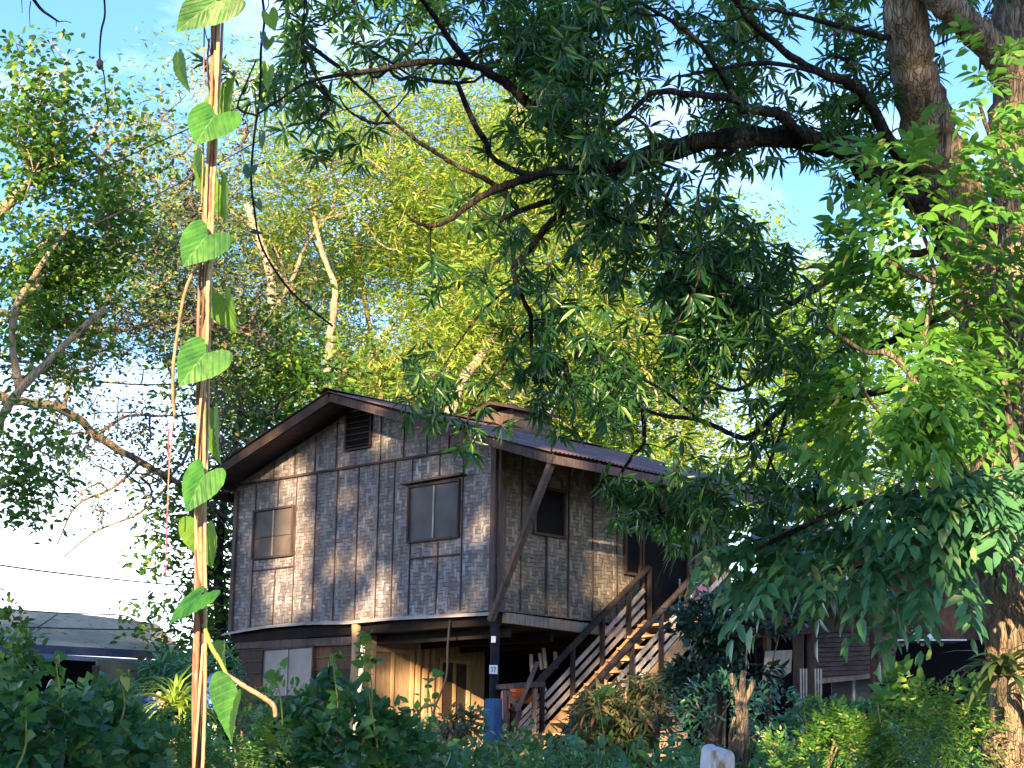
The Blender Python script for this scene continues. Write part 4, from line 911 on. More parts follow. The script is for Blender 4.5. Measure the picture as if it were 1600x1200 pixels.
lo_, LS = limbs('stem', [lin(p, a, b, 6, 2.5) for p, a, b in SL1], MT['bark_mid'], clm, 6)
LP = grid_sample(lrows, 40, cover_count(lrows, 40, 1500, 7.5), 11.3, 13.4, 31, 1.8, .30, 1.0, .006, .35)
LQ = np.array([s[0] for s in LS]); near = LQ[np.argmin(np.linalg.norm(LP[:, None, :] - LQ[None], axis=2), 1)]
LA = norm(norm(LP - near) + np.array([-.2, -.5, -.1]) + RNG.normal(0, .35, LP.shape))
def sprays(name, P, axis, per, Ln, Wr, mat, parent, tpl=T_OVAL, rach=.35, droop=.5):
    """pinnate sprays: leaflets in two rows along a drooping midrib"""
    n = len(P); pos = []; dd = []; uu = []; ax = norm(axis)
    side = norm(np.cross(ax, np.array([0, 0, 1.]) + RNG.normal(0, .2, (n, 3)))); upn = np.cross(side, ax)
    for k in range(per):
        t = (k // 2 + .6) / (per / 2); sg = 1 if k % 2 else -1
        q = P + ax * (rach * t) + np.array([0, 0, -1.]) * (droop * rach * t * t * .7)
        pos.append(q); last = k >= per - 1
        d = ax * (.55 + .3 * t) + side * sg * (.9 if not last else .05) + np.array([0, 0, -droop * .8]) + RNG.normal(0, .14, (n, 3)); dd.append(d); uu.append(upn + RNG.normal(0, .25, (n, 3)))
    pos = np.concatenate(pos); dd = norm(np.concatenate(dd)); uu = norm(np.concatenate(uu)); ln = Ln * RNG.uniform(.7, 1.2, len(pos))
    return leaves(name, pos, dd, uu, ln, ln * Wr, tpl, mat, parent)
sprays('foliage', LP, LA, 7, .125, .38, MT['liana'], clm, T_OVAL, .24, .4)
trows = {r: gr(s) for r, s in {18: '29:234555677665', 19: '28:178888888886', 20: '28:388888 34:888887', 21: '28:388888 34:888876', 22: '29:5556666653', 23: '33:1211'}.items()}
tb = empty('leafy_bough', at(1590, 1000, 12.4), 'shaded blue green bough of large drooping leaves below the sunlit climber', 'bough')
to_, TS = limbs('stem', [lin([(1600, 760), (1520, 750), (1430, 770), (1330, 790), (1240, 830), (1180, 860)], 13.8, 13.4, 7, 3), lin([(1560, 860), (1460, 850), (1380, 880), (1300, 890)], 13.8, 13.6, 5, 2)], MT['bark'], tb, 6)
TP = grid_sample(trows, 40, cover_count(trows, 40, 2000, 5.2), 12.9, 14.7, 41, 1.6, .25, 1.0, .006, .3)
TQ = np.array([s[0] for s in TS]); near = TQ[np.argmin(np.linalg.norm(TP[:, None, :] - TQ[None], axis=2), 1)]
TA = norm(norm(TP - near) * .6 + np.array([-.5, -.6, -.15]) + RNG.normal(0, .3, TP.shape))
sprays('foliage', TP, TA, 7, .175, .34, MT['teal'], tb, T_OVAL, .30, .6)  # blue green leaf colour carries the shade on the bough

# rosette plant perched on the trunk
def rosette(name, lab, cat, c, n, Ln, Wd, mat, droop=.3, up_=.5, parent=None, layers=1.):
    d = rdir(n); d[:, 2] = abs(d[:, 2]) * up_ + RNG.uniform(-.3, .7, n) * layers; d = norm(d); u = norm(np.array([[0, 0, 1.]]) + .2 * rdir(n))
    ln = Ln * RNG.uniform(.6, 1.1, n); P = np.tile(np.array(c), (n, 1)) + d * .02
    tv = T_STRAP[0].copy(); tv[:, 2] -= droop * tv[:, 1] ** 2; o = leaves(name, P, d, u, ln, Wd, (tv, T_STRAP[1]), mat, parent)
    if parent is None: tag(o, lab, cat)
    return o
bp = empty('perched_rosette', at(1566, 1068, 13.35), 'rosette of long pale leaves perched on the trunk of the mango tree', 'epiphyte')
rosette('foliage', '', '', at(1566, 1055, 13.35), 34, .36, .065, MT['strap'], .35, .5, bp)
b = MB(); b.tube([at(1566, 1100, 13.5), at(1566, 1052, 13.35)], .035, 7); b.build('stem', MT['bark_mid'], bp)
fp = empty('hanging_fern', at(1095, 860, 26.2), 'strappy fern hanging from the eave above the stair landing', 'fern')
rosette('foliage', '', '', at(1092, 850, 26.2), 46, .62, .055, MT['strap'], .75, .4, fp)
b = MB(); b.tube([at(1092, 866, 26.2), at(1092, 848, 26.2)], .12, 10); b.tube([at(1092, 850, 26.2), at(1094, 775, 26.2)], .01, 5); b.build('basket', MT['darkboard'], fp)
# a sapling trunk holding the fern's post in front of the landing
# ---- shrubs
def shrub(name, lab, cat, blobs, n, mat, Ln, Wr, tpl, mode='leaf', per=8, stems=5, group=None, droop=.25, bark='bark_mid', kind=None, flowers=None, clump=3., cthr=.36, ns=None, rach=.25):
    """blobs: (px, py, D, rx, ry(vertical), rz) metres"""
    c0 = at(blobs[0][0], blobs[0][1], blobs[0][2]); base = Vector((c0.x, c0.y, ground_z(c0.y)))
    e = empty(name, base, lab, cat, group)
    if kind: e['kind'] = kind
    vol = np.array([b_[3] * b_[4] * b_[5] for b_ in blobs]); vol = vol ** .8 / (vol ** .8).sum(); P = []; A = []
    for b_, w in zip(blobs, vol):
        c = np.array(at(*b_[:3])); m = int(n * w * 2.6); d = rdir(m); r = RNG.uniform(.25, 1, (m, 1)) ** .45 * (1 + .18 * (vnoise3(d, 3, 2)[:, None] - .5) * 2)
        p = c + d * r * np.array([b_[3], b_[5], b_[4]]); cn = vnoise3(p, clump, 9); k = RNG.uniform(0, 1, m) < np.clip((cn - cthr) / .25, 0, 1); P.append(p[k]); A.append(d[k])
    P = np.concatenate(P); A = np.concatenate(A); idx = RNG.permutation(len(P))[:n]; P = P[idx]; A = A[idx]
    gz = np.array([ground_z(y) for y in P[:, 1]]); P[:, 2] = np.maximum(P[:, 2], gz + .03)
    A = norm(A * .7 + np.array([0, -.15, .25]) + RNG.normal(0, .45, P.shape))
    if mode == 'leaf':
        A[:, 2] -= droop; ln = Ln * RNG.uniform(.6, 1.2, len(P)); leaves('foliage', P, norm(A), norm(RNG.normal(0, .45, P.shape) + np.array([0, -.5, .8])), ln, ln * Wr, tpl, mat, e)
    elif mode == 'whorl': whorls('foliage', P, A, per, Ln, Wr, mat, e, tpl, droop)
    else: sprays('foliage', P, A, per, Ln, Wr, mat, e, tpl, rach, droop)
    b = MB()
    for i in range(stems):
        q = P[RNG.integers(len(P))]; s0 = base + Vector((random.uniform(-.15, .15), random.uniform(-.1, .1), -.05)); q = Vector(q); m_ = s0.lerp(q, .5) + Vector((random.uniform(-.08, .08), 0, .08))
        p, r = smooth_path([s0, m_, q], [.018, .012, .005], 4); b.tube(p, r, 5)
    if stems: b.build('stem', MT[bark], e)
    if flowers:
        fm, fn, fs = flowers; k = RNG.choice(len(P), fn); b = MB()
        F = P[k] + A[k] * .05
        leaves('flower', np.repeat(F, 5, 0), rdir(fn * 5), rdir(fn * 5), fs, fs * .7, T_OVAL, fm, e)
    return e
# left hand vine hedge: five overlapping bushes
shrub('vine_bush', 'dense bush of dark lobed vine leaves in the lower left corner', 'bush', [(20, 1190, 13.2, .75, .75, .5)], 1500, MT['ivy'], .10, .95, T_HEART)
shrub('vine_bush', 'bush of lobed vine leaves in front of the dark opening of the neighbouring house', 'bush', [(130, 1215, 13.8, .62, .68, .5)], 1300, MT['ivy'], .095, .95, T_HEART)
shrub('vine_bush', 'leafy vine bush between the neighbouring house and the spiky yellow plant', 'bush', [(180, 1235, 14.6, .42, .64, .5)], 900, MT['ivy'], .09, .9, T_HEART)
shrub('tall_weed', 'bright green bush on the left edge below the neighbouring roof', 'bush', [(-15, 1050, 17, .45, .75, .4), (10, 1010, 17, .25, .4, .3)], 900, MT['broad'], .09, .5, T_OVAL)
shrub('palm_shrub', 'dark narrow leaved shrub beside the right end of the neighbouring house', 'shrub', [(275, 1085, 22, .50, .42, .5), (325, 1060, 21.5, .35, .4, .4)], 300, MT['teal'], .20, .17, T_LANCE, 'whorl', 9, droop=.3)
shrub('fern_clump', 'low clump of fine green fern under the spiky yellow plant', 'fern', [(230, 1190, 15.2, .5, .35, .4), (300, 1210, 15, .5, .35, .4), (370, 1175, 15.2, .35, .3, .4)], 520, MT['fern'], .055, .35, T_RH, 'spray', 11, stems=0, droop=.3, rach=.22)
shrub('ginger_bush', 'thin bush in front of the lower left window of the house', 'bush', [(395, 1120, 18, .3, .3, .4), (450, 1110, 18, .3, .3, .4)], 300, MT['fern'], .10, .4, T_OVAL)
shrub('bean_bush', 'leafy green vine bush in front of the lower left wall of the house', 'bush', [(450, 1185, 16.5, .42, .50, .45)], 620, MT['ivy'], .12, .8, T_HEART)
shrub('bean_bush', 'leafy green vine bush in front of the orange lit corner post', 'bush', [(540, 1175, 16.2, .42, .52, .45), (505, 1090, 16.4, .18, .22, .2)], 760, MT['ivy'], .12, .8, T_HEART)
shrub('bean_bush', 'leafy green vine bush in front of the tan framed windows', 'bush', [(615, 1190, 16.4, .38, .42, .4), (600, 1120, 16.4, .2, .18, .2)], 520, MT['ivy'], .11, .75, T_HEART)
shrub('slim_plant', 'slim plant with a few upright leafy shoots before the tan windows', 'plant', [(655, 1110, 18, .18, .3, .2), (640, 1150, 18, .3, .25, .3)], 110, MT['fern'], .12, .45, T_OVAL)
shrub('potted_shrub', 'grey green shrub behind the three grey pots', 'shrub', [(668, 1150, 26.6, .35, .25, .3), (740, 1130, 26.4, .2, .25, .2)], 330, MT['teal'], .10, .45, T_OVAL)
shrub('wilted_shrub', 'reddish brown drooping shrub above the red pot', 'shrub', [(712, 1130, 26.2, .28, .24, .25)], 240, MT['pinky'], .13, .35, T_OVAL, droop=.6)
shrub('marigold_plant', 'weedy plant with pale round buds beside the blue post footing', 'plant', [(800, 1185, 19, .30, .30, .3), (760, 1200, 19, .22, .2, .3)], 300, MT['fern'], .10, .45, T_OVAL, flowers=(MT['whitecloth'], 12, .03))
shrub('leafy_weed', 'green weed at the foot of the wooden staircase', 'plant', [(860, 1175, 20, .35, .35, .3)], 380, MT['teal'], .10, .5, T_OVAL)
shrub('croton_shrub', 'tall shrub of drooping yellowish and pink tinged leaves in front of the staircase', 'shrub', [(1010, 1110, 21.5, .35, .42, .35), (940, 1120, 21.5, .35, .32, .3), (985, 1180, 21.3, .45, .35, .35), (905, 1170, 21, .35, .25, .3)], 330, MT['pinky'], .18, .22, T_LANCE, 'whorl', 8, stems=10, droop=.55)
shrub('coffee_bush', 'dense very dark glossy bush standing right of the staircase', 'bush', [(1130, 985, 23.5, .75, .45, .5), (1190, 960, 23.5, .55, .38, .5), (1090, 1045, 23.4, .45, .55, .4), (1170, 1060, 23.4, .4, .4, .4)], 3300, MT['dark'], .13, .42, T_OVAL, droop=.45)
shrub('twiggy_bush', 'thin leafed bush around the pruned stump', 'bush', [(1130, 1110, 20, .5, .4, .4), (1210, 1120, 20.5, .4, .35, .4), (1090, 1150, 19.6, .35, .3, .3)], 900, MT['teal'], .085, .38, T_OVAL, stems=9)
shrub('dark_shrub', 'dark leafy shrub below the pale canvas sheet of the shed', 'shrub', [(1290, 1150, 22, .6, .42, .4), (1360, 1145, 22, .45, .35, .4)], 1500, MT['ivy'], .10, .5, T_OVAL)
shrub('cassava_bush', 'fresh green broad leaved bush under the metal awning', 'bush', [(1440, 1085, 19, .42, .38, .4), (1480, 1035, 19, .25, .25, .3), (1500, 1120, 18.6, .4, .45, .4), (1410, 1140, 19, .4, .3, .4)], 900, MT['broad'], .13, .5, T_OVAL)
shrub('yellow_weed', 'yellow green feathery weed at the bottom beside the white bundle', 'plant', [(1215, 1215, 13.8, .26, .24, .25), (1330, 1195, 14.3, .36, .30, .3), (1300, 1145, 14.5, .12, .16, .15)], 520, MT['fern'], .05, .4, T_OVAL, 'spray', 9, stems=4, droop=.1, rach=.14)
shrub('ground_weed', 'low grey green weeds between the yellow weed and the mango trunk', 'plant', [(1420, 1200, 14.9, .42, .30, .3), (1385, 1180, 15, .35, .25, .3)], 800, MT['teal'], .06, .4, T_OVAL, stems=3)
shrub('fern_clump', 'arching green fern growing beside the foot of the mango trunk', 'fern', [(1470, 1170, 13.4, .20, .28, .25), (1475, 1120, 13.6, .16, .2, .2)], 150, MT['fern'], .06, .3, T_RH, 'spray', 15, stems=0, droop=.5, rach=.36)
shrub('ground_weed', 'tangle of low weeds in front of the stair foot', 'plant', [(960, 1215, 15.5, .6, .28, .4), (1060, 1210, 15.2, .35, .25, .3)], 1100, MT['ivy'], .06, .45, T_OVAL, stems=3)
shrub('ground_weed', 'tangle of low weeds below the three grey pots', 'plant', [(690, 1275, 15.5, .6, .22, .4), (820, 1235, 15.5, .36, .26, .3)], 800, MT['ivy'], .06, .45, T_OVAL, stems=3)
# upright shoots rising out of the hedge, each with its own few leaves
SHOOT = ((520, 1030, 140, 8, 16, 'leafy shoot rising before the dark lower wall left of the corner post'), (578, 1036, 130, -14, 16, 'leafy shoot rising in front of the tan framed window'), (566, 1000, 180, 26, 16, 'tallest thin shoot, crossing the pale bamboo pole'), (40, 1110, 130, -40, 12.5, 'long pale shoot slanting across the vine hedge at the far left'),
    (432, 1052, 110, 10, 16, 'shoot in front of the pale curtained window'), (668, 1060, 120, 6, 18, 'thin shoot before the tan door frame'), (1255, 1100, 110, 8, 17, 'shoot rising in front of the shed posts'), (88, 1040, 110, 14, 13, 'shoot above the hedge before the neighbouring house'), (190, 1060, 90, -8, 13.5, 'shoot beside the dark leaved palm shrub'), (1370, 1090, 120, 12, 16, 'shoot below the metal awning'), (935, 1090, 120, 10, 19, 'shoot before the lower stair rails'))
for x, y, dy, dx, D, lb_ in SHOOT:
    e = empty('vine_shoot', at(x + dx, y + dy, D), lb_, 'shoot', 'shoots rising from the hedge')
    p, r = smooth_path([at(x + dx, y + dy, D), at(x + dx * .2 + 6, y + dy * .5, D), at(x, y, D), at(x + 9, y - 8, D)], [.009, .007, .005, .003], 6); b = MB(); b.tube(p, r, 5); b.build('stem', MT['fern'], e)
    k = 13; idx = RNG.integers(3, len(p), k); Q = np.array([tuple(p[i]) for i in idx]); d = rdir(k); d[:, 2] *= .5; d = norm(d); ln = RNG.uniform(.06, .12, k)
    leaves('foliage', Q + d * .02, d, norm(RNG.normal(0, .4, (k, 3)) + np.array([0, -.6, .7])), ln, ln * .8, T_HEART, MT['fern'], e)
# spiky plant
sp = empty('spiky_plant', at(277, 1150, 17), 'sunlit spiky yellow green plant with long narrow leaves behind the vine', 'plant')
rosette('foliage', '', '', at(275, 1112, 17), 90, .48, .035, MT['spiky'], .25, .6, sp, 1.)
b = MB(); q = at(277, 1118, 17); b.tube([Vector((q.x, q.y, ground_z(17) - .05)), q], .03, 7); b.build('stem', MT['bark_mid'], sp)
fl = at(257, 1093, 17.2); F = np.tile(np.array(fl), (26, 1)) + RNG.normal(0, .035, (26, 3)); tag(leaves('pale_blossom', F, rdir(26), rdir(26), .06, .05, T_OVAL, MT['flower']), 'peach coloured blossom catching the sun left of the spiky plant', 'flower')
for px, py, s, lab in ((345, 1085, .13, 'crumpled blue plastic sheet among leaves behind the bent vine end'), (228, 1102, .15, 'faded blue cloth lying on the bushes left of the peach blossom')):
    c = at(px, py, 17.5); V = []; n1 = 9
    for i in range(n1):
        for j in range(n1):
            x, z = (i / 8 - .5) * 2 * s, (j / 8 - .5) * 2 * s * (1.3 if px > 300 else .4); V.append(c + Vector((x, .05 * math.sin(i * 2.1 + j) + .03 * math.cos(j * 2.7), z + .03 * math.sin(i * 1.7 + j * 2.2))))
    b = MB(); b.add(V, [(i * n1 + j, i * n1 + j + 1, (i + 1) * n1 + j + 1, (i + 1) * n1 + j) for i in range(8) for j in range(8)]); o = b.build('plastic_sheet' if px > 300 else 'blue_cloth', MT['bluecloth'], None, True); o.modifiers.new('s', 'SOLIDIFY').thickness = .006; tag(o, lab, 'sheet' if px > 300 else 'cloth')
# pruned stump
sm = empty('pruned_stump', at(1160, 1230, 19.5), 'pale pruned stump with cut branch ends among the bushes', 'stump')
b = MB()
for pth, r0, r1 in (([(1158, 1240), (1156, 1180), (1160, 1130), (1158, 1095)], .07, .065), ([(1158, 1100), (1148, 1078), (1142, 1052)], .035, .022), ([(1158, 1098), (1160, 1070), (1162, 1048)], .035, .028), ([(1160, 1100), (1172, 1080), (1177, 1062)], .032, .026), ([(1178, 1150), (1168, 1190), (1160, 1240)], .02, .02), ([(1150, 1240), (1140, 1160), (1148, 1120)], .018, .014)):
    p, r = smooth_path([at(x, y, 19.5) for x, y in pth], np.linspace(r0, r1, len(pth)).tolist(), 4, .06); b.tube(p, r, 8)
b.build('trunk', MT['bark_mid'], sm, True)
# undergrowth all over the sloping ground
n = 16000; X = RNG.uniform(-9, 9, n); Y = RNG.uniform(6, 40, n); hh = RNG.uniform(0, .28, n)
P = np.stack([X, Y, np.array([ground_z(y) for y in Y]) + hh], 1); d = rdir(n); d[:, 2] = abs(d[:, 2]) + .3
tag(leaves('undergrowth', P, norm(d), norm(rdir(n) + np.array([0, 0, 1.])), RNG.uniform(.08, .2, n), .07, T_OVAL, MT['ivy']), 'low green weeds covering the sloping ground', 'weeds', None, 'stuff')

# ================================================================ THE VINE IN FRONT
VD = 3.4
def heart_mesh(name, notch, tipv, widv, D, mat, parent, dtip=0., dwid=0., fold=-.06, curl=.12, bothsides=True, ww=1.):
    """heart leaf: notch pixel, pixel vector notch->tip, pixel vector notch->right lobe edge; dtip / dwid = how far the tip and the right side come towards the camera (m)"""
    s = D / FPX; o = at(notch[0], notch[1], D)
    A = RGT * (tipv[0] * s) - UPV * (tipv[1] * s) - FWD * dtip; Wv = (RGT * (widv[0] * s) - UPV * (widv[1] * s)) * ww - FWD * dwid
    nrm = A.cross(Wv).normalized()
    if nrm.dot(FWD) > 0: nrm = -nrm
    NR, NS = 9, 64; V = []; UV = []
    def put(u, t):
        au = abs(u); L_ = A.length
        q = o + A * t + Wv * u + nrm * (fold * L_ * au) - nrm * (curl * L_ * t * abs(t)) + nrm * (.016 * L_ * math.sin((t - au * .7) * 22) * min(1, au * 4))
        V.append(q); UV.append((.5 + u * .5, t))
    for i in range(NR + 1):
        rho = i / NR
        for k in range(NS):
            a_ = 2 * math.pi * k / NS; x = math.copysign(abs(math.sin(a_)) ** 2.0, math.sin(a_)); y = (13 * math.cos(a_) - 5 * math.cos(2 * a_) - 2 * math.cos(3 * a_) - math.cos(4 * a_)); t_ = (5 - y) / 22
            w = 1
            put(x * rho * w, .30 + (t_ - .30) * rho * w)
    F = [(i * NS + k, i * NS + (k + 1) % NS, (i + 1) * NS + (k + 1) % NS, (i + 1) * NS + k) for i in range(1, NR) for k in range(NS)]
    F += [(k, NS + (k + 1) % NS, NS + k) for k in range(NS)]
    me = bpy.data.meshes.new(name); me.from_pydata([tuple(v) for v in V], [], F); me.update()
    uvl = me.uv_layers.new(name='UVMap'); li = np.zeros(len(me.loops), np.int32); me.loops.foreach_get('vertex_index', li); uvl.data.foreach_set('uv', np.array(UV, float)[li].ravel())
    return link_mesh(name, me, mat, parent, True)
vine = empty('heart_leaf_vine', at(310, 1260, VD), 'sunlit vine of twisted tan stems hung with large heart shaped leaves, close to the camera', 'vine')
def vstem(pts, r, D=VD, mat='vine', nm='stem', parent=None, n=7, jit=.04):
    p, q = smooth_path([at(x, y, D + (dd[0] if dd else 0)) for x, y, *dd in pts], r if hasattr(r, '__len__') else [r * D / FPX] * len(pts), 8, jit); b = MB(); b.tube(p, [x * SK for x in q] if D < 4 and mat == 'vine' else q, n); return b.build(nm, MT[mat], parent, True)
SK = 1.0
strands = [
    ([(340, -20), (338, 60), (336, 130), (333, 200), (331, 280), (327, 360), (323, 440), (319, 520), (316, 600), (314, 700), (313, 800), (315, 900), (316, 980), (312, 1080), (309, 1220)], 4.5),
    ([(336, -20), (337, 50), (334, 110), (329, 170), (330, 240), (326, 320), (322, 390), (324, 460), (317, 540), (318, 620), (311, 720), (316, 820), (310, 920), (309, 990), (306, 1100), (303, 1220)], 3.6),
    ([(343, -20), (341, 70), (338, 150), (337, 230), (333, 300), (330, 380), (325, 450), (324, 520), (320, 600), (319, 700), (319, 820), (321, 920), (321, 1000), (320, 1100), (316, 1220)], 3.2),
    ([(331, 180), (327, 260), (328, 330), (320, 420), (318, 480), (313, 560), (312, 640), (308, 740), (308, 840), (312, 930), (316, 1000), (317, 1100), (313, 1220)], 3.0),
    ([(328, 90), (331, 140), (334, 180), (328, 250), (329, 340)], 2.0),
    ([(320, -20), (319, 60), (318, 150), (317, 250), (315, 320)], 1.2), ([(327, 60), (324, 100), (327, 140), (330, 170)], 1.4), ([(330, 90), (327, 70), (322, 55), (319, 38)], .8),
    ([(312, 415), (300, 430), (288, 460), (279, 510), (272, 560), (270, 610), (273, 650)], 2.6),
]
MT['vine_red'] = vinemat('reddish_vine_bark', (.24, .075, .055), (.40, .17, .12), (.48, .34, .24))
MT['vine_gold'] = vinemat('golden_vine_bark', (.32, .23, .125), (.50, .39, .23), (.24, .12, .07))
MT['vine_dark'] = vinemat('dark_vine_bark', (.05, .028, .025), (.13, .07, .055), (.22, .13, .1))
strands += [([(x - 8 + 3 * math.sin(y * .011), y) for x, y in strands[0][0]], 2.6), ([(x + 7 + 3 * math.sin(y * .009 + 2), y) for x, y in strands[0][0]], 2.4), ([(x - 3 + 5 * math.sin(y * .013 + 1), y) for x, y in strands[0][0]], 2.2)]
vm_ = ['vine', 'vine_red', 'vine_gold', 'vine_dark', 'vine', 'vine', 'vine_dark', 'vine_dark', 'vine', 'vine_red', 'vine_gold', 'vine_gold']
for i_, (pts, r) in enumerate(strands): vstem([(x, y, (-.012 + .006 * ((k + i_ * 2) % 5))) for k, (x, y) in enumerate(pts)], r * (.9 if i_ < 4 else 1), VD - .006 * (i_ % 3), vm_[i_], 'stem', vine)
vstem([(273, 648), (268, 690), (264, 740), (262, 800)], 1.0, VD, 'vine', 'tendril', vine)
vstem([(318, 975), (330, 1010), (345, 1035), (356, 1060), (366, 1088)], [.0045, .0044, .004, .0036, .003], VD - .02, 'fern', 'stem', vine)
vstem([(352, 1052), (372, 1066), (395, 1080), (415, 1092), (428, 1104), (430, 1120)], [.003, .0042, .0046, .0046, .0044, .0036], VD - .03, 'vine', 'stem', vine)
def hl(nm, lab, *a, **k):
    o = heart_mesh('leaf', *a, **k); o['label'] = lab; return o
hl('', 'topmost large dark green heart leaf cut by the picture edge', (338, 2), (-64, 46), (36, 20), VD - .06, MT['heart'], vine, dtip=.01, dwid=.01, ww=1.)
hl('', 'dark green heart leaf', (336, 180), (-30, 46), (41, 14), VD - .06, MT['heart'], vine, dtip=.02, dwid=.02)
hl('', 'heart leaf turned to the light', (324, 368), (-38, 47), (36, 18), VD - .06, MT['heart'], vine, dtip=.02, dwid=.02)
hl('', 'bright heart leaf', (322, 552), (-42, 49), (38, 18), VD - .06, MT['heart'], vine, dtip=.02, dwid=.02)
hl('', 'yellow green heart leaf at the height of the eave', (319, 742), (-29, 56), (32, 10), VD - .06, MT['heart'], vine, dtip=.02, dwid=.02)
hl('', 'yellow green heart leaf seen edge on', (313, 930), (-50, 38), (20, 2), VD - .06, MT['heart'], vine, dtip=.02, dwid=.03, ww=1.2)
hl('', 'folded lowest heart leaf at the bent stem end', (376, 1092), (-18, 66), (24, 14), VD - .06, MT['heart'], vine, dtip=.02, dwid=.05, fold=.5)
for nt_, tp, wd, lab in (((352, 182), (10, -66), (26, 10), 'leaf back with a dark fold beside the second leaf'), ((345, 285), (2, 62), (30, 10), 'leaf back lit through from behind'), ((352, 466), (14, 56), (28, -4), 'round leaf back'), ((342, 655), (-4, 72), (17, -4), 'narrow leaf back near the eave'), ((322, 828), (4, 62), (34, 4), 'leaf wrapped behind the stems'), ((352, 1012), (-2, 40), (13, -4), 'small leaf on the bent stem'), ((290, 95), (2, 52), (9, 0), 'small brownish leaf left of the stems'), ((320, 250), (-2, 55), (6, 0), 'thin brownish leaf behind the stems'), ((355, 10), (40, -22), (16, 14), 'leaf tip at the picture top')):
    hl('', lab, nt_, tp, wd, VD + .07, MT['heartback'], vine, dtip=.0, dwid=.03, fold=.30)
# second thin vine
v2 = empty('thin_vine', at(500, 560, 4.6), 'thin dark vine with small scattered heart leaves hanging right of the tan vine', 'vine')
vstem([(408, -20), (413, 30), (408, 75), (406, 150), (398, 205), (393, 262), (393, 290), (397, 325), (403, 365), (412, 392), (428, 420), (446, 445), (470, 470), (520, 510)], [.0030] * 7 + [.0026] * 7, 4.6, 'bark', 'stem', v2)
vstem([(416, -20), (420, 6), (412, 20)], .8, 4.6, 'bark', 'tendril', v2)
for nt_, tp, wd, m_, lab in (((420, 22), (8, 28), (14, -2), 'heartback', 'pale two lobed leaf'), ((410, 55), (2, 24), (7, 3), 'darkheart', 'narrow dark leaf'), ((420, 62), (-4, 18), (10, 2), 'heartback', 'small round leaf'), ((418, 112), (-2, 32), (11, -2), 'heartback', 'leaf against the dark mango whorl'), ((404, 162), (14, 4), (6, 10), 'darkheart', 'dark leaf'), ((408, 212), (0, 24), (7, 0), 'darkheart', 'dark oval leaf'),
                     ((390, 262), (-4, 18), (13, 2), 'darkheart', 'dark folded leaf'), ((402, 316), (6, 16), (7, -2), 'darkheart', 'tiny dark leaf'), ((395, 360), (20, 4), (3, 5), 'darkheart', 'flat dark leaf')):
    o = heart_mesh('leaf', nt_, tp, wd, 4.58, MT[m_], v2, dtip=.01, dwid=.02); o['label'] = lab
wire([(262, 655, 3.6), (264, 720, 3.6), (262, 790, 3.6), (260, 850, 3.6), (259, 900, 3.6)], .0014, 'pink string hanging beside the tan vine', 'string', 'pinkstring', cat='string')
hv = empty('hanging_tendril', at(160, -30, 6), 'long bare tendril with one dark seed pod hanging into the blue sky', 'tendril')
p, r = smooth_path([at(x, y, 6) for x, y in ((160, -30), (164, 20), (158, 50), (156, 90), (163, 120), (165, 150), (168, 170), (162, 190))], [.0035, .0035, .0033, .003, .0022, .0018, .0015, .001], 6); b = MB(); b.tube(p, r, 6); b.build('stem', MT['bark'], hv, True)
b = MB(); b.tube([at(155, 92, 6), at(156, 96, 6), at(156, 104, 6), at(155, 109, 6)], [.004, .011, .011, .003], 8); b.build('seed_pod', MT['wire'], hv, True)
bt_ = MB()
for pth, r0, r1 in (([(40, -20), (62, 12), (80, 26), (92, 34)], .007, .003), ([(92, 34), (102, 33), (112, 36)], .002, .001), ([(48, 2), (46, 20), (47, 40)], .002, .001), ([(36, -20), (34, 0), (35, 20)], .002, .001), ([(88, 32), (88, 42)], .002, .001)):
    p, r = smooth_path([at(x, y, 6.5) for x, y in pth], np.linspace(r0, r1, len(pth)).tolist(), 4); bt_.tube(p, r, 5)
tag(bt_.build('bare_twig', MT['bark'], None, True), 'bare dark twig poking into the blue sky at the upper left', 'twig')

# ================================================================ UNSEEN TREES ADDED BEHIND THE CAMERA TO SHADE THE PLACE
# A row of unseen trees is added between the low sun and the scene. Their crowns have gaps where the photo shows sunlight.
YC = -10.
def shadow_xz(P):
    P = np.atleast_2d(P); t = (P[:, 1] - YC) / L.y
    return P[:, 0] - L.x * t, P[:, 2] - L.z * t
gaps = []          # (X, Z, rx, rz, tilt)
def gap(px, py, D, rpx, rpy, m=0.):
    X, Zz = shadow_xz(np.array(at(px, py, D))); s = D / FPX; gaps.append((float(X[0]), float(Zz[0]), rpx * s + m + .03, rpy * s + m + .03))
gw_ = lambda px, py: (HC + HA * 0).dot(HB)
def gap_wall(px, py, rpx, rpy, side=False):
    d = (RGT * ((px - 800) / FPX) - UPV * ((py - 600) / FPX) + FWD); C0 = HC - Vector((0, 0, CZ)); nn = HA if side else HB
    t = C0.dot(nn) / d.dot(nn); gap(px, py, t, rpx * .5, rpy * .6, .0)
for g_ in ((456, 758, 34, 24), (447, 726, 13, 10), (458, 800, 30, 30), (458, 846, 50, 44), (454, 890, 54, 44), (446, 935, 50, 44), (436, 910, 44, 36), (520, 885, 5, 12), (562, 878, 6, 6), (600, 684, 13, 13), (585, 955, 50, 24), (598, 925, 24, 26), (752, 823, 3, 8), (560, 968, 30, 8), (446, 870, 22, 40), (452, 820, 18, 20)): gap_wall(*g_)
for g_ in ((950, 930, 30, 18), (985, 915, 20, 12), (935, 850, 24, 14), (915, 815, 10, 12)): gap_wall(*g_, side=True)
for x in range(566, 705, 22):
    for y in range(965, 1150, 22): gap(x, y, 27.6, 16, 16)
for v_ in np.linspace(.3, 3.1, 12):
    q_ = project(np.array([tuple(HP(-.7, v_, Hs(v_) + .15))])); gap(float(q_[0][0]), float(q_[1][0]), float(q_[2][0]), 34, 26)
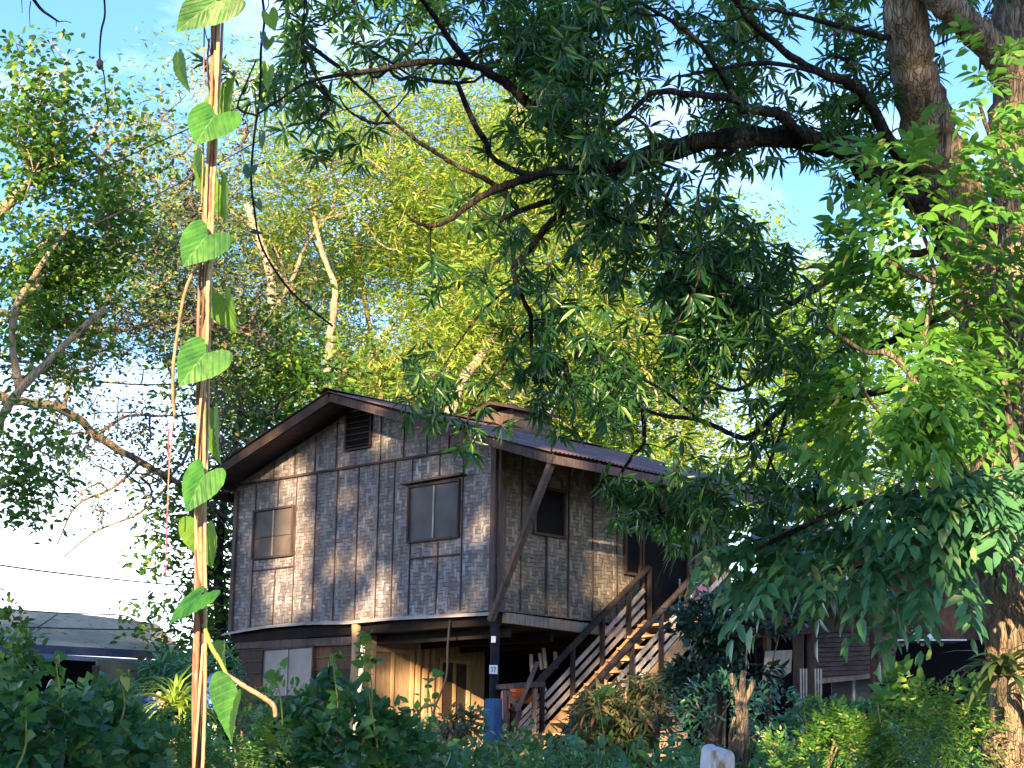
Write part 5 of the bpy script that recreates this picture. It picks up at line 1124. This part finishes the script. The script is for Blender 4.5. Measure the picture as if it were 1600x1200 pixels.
for x, y in ((1000, 985), (985, 1005), (965, 1025), (950, 1045), (935, 1060), (918, 1080), (970, 1000), (1010, 1000), (1000, 1030), (980, 1045)): gap(x, y, 28.0, 20, 14)
for x, y in ((1010, 1110), (1040, 1130), (1025, 1150), (1000, 1070), (1020, 1085)): gap(x, y, 24, 22, 18)
for x, y, rx, ry in ((1400, 420, 60, 60), (1470, 420, 50, 60), (1400, 560, 60, 50), (1440, 620, 60, 60), (1370, 620, 40, 40), (1480, 560, 40, 50), (1560, 640, 45, 70), (1570, 760, 50, 60), (1580, 850, 40, 40), (1560, 330, 50, 80), (1560, 200, 50, 60), (1540, 450, 50, 60), (1440, 350, 50, 30), (1330, 560, 20, 14)): gap(x, y, 12.3, rx, ry)
for x, y, rx, ry in ((1575, 1130, 40, 60), (1590, 1080, 34, 50), (1560, 1180, 40, 50), (1600, 1180, 40, 50), (1550, 640, 26, 50), (1560, 390, 20, 40), (1556, 150, 18, 20)): gap(x, y, 13.4, rx, ry)
for x, y, rx, ry in ((740, 650, 45, 30), (700, 600, 30, 30), (980, 720, 50, 30), (960, 630, 40, 30), (1060, 760, 40, 25), (1130, 720, 40, 25), (780, 560, 30, 30)): gap(x, y, 14.5, rx, ry)
for x, y, rx, ry in ((277, 1100, 50, 50), (300, 1160, 50, 30), (257, 1090, 14, 10)): gap(x, y, 17, rx, ry)
for x, y, rx, ry in ((1215, 1190, 20, 18), (1310, 1170, 36, 20), (1330, 1150, 20, 20), (380, 1170, 26, 20)): gap(x, y, 14.4, rx, ry)
for y in range(230, 1230, 40): gap(325 - (y - 230) * .015, y, VD, 45 if y > 330 else 22, 26)
gap(358, 1090, VD, 50, 60); gap(345, 1010, VD, 30, 40)
gap(345, 150, VD, 12, 40)
GA = np.array(gaps)
n = 72000
Yc = RNG.uniform(-16, -6.5, n); Xs = RNG.uniform(-21.5, 3.2, n); Zs = 2.6 + RNG.uniform(0, 1, n) * 17.6
# (Xs, Zs) are measured on the plane Y = YC; slide along the ray to the leaf's own depth
t = (Yc - YC) / L.y; P = np.stack([Xs + L.x * t, Yc, Zs + L.z * t], 1)
topn = np.where(Xs < -15, 18.6, 19.2) + .5 * np.sin(Xs * .9 + 1) + .5 * np.sin(Xs * 2.3)
ok = (Zs < topn) & (P[:, 2] > 2.2)
# cut leaves out of the gaps so sun patches fall there
for X0, Z0, rx, rz in GA:
    ok &= ((Xs - X0) / (rx + .12)) ** 2 + ((Zs - Z0) / (rz + .12)) ** 2 > 1
P = P[ok]; Xs = Xs[ok]
trees_x = [-20.4, -16.8, -13.2, -9.6, -6.0, -2.4, 1.2]
lab = ['unseen tree added for shade behind the camera, ' + w for w in ('farthest to the left', 'second from the left', 'third from the left', 'middle of the row', 'third from the right', 'second from the right', 'farthest to the right')]
own = np.argmin(abs(Xs[:, None] + RNG.normal(0, .5, (len(Xs), 1)) - np.array(trees_x)[None]), 1)
for k, tx_ in enumerate(trees_x):
    e = empty('shade_tree', (tx_, -11, 0), lab[k], 'tree', 'unseen shade trees added behind the camera'); Q = P[own == k]
    d = rdir(len(Q)); d[:, 2] = d[:, 2] * .5 - .3
    # leaves set facing the sun to block it better
    leaves('crown', Q - norm(d) * .17, norm(d), norm(RNG.normal(0, .5, Q.shape) - np.array(L)), .28, .20, T_OVAL, MT['caster'], e)
    b = MB(); p, r = smooth_path([Vector((tx_, -11, -.1)), Vector((tx_ + .2, -11.2, 3)), Vector((tx_ - .1, -11, 8)), Vector((tx_ + .1, -11, 14.5))], [.16, .13, .10, .04], 5, .05); b.tube(p, r, 9)
    for m_ in range(9):
        q = Vector(Q[RNG.integers(len(Q))]); h_ = max(3.2, q.z - 2.2); b.tube([Vector((tx_, -11, h_)), q], [.05, .015], 5)
    b.build('trunk', MT['bark'], e, True)
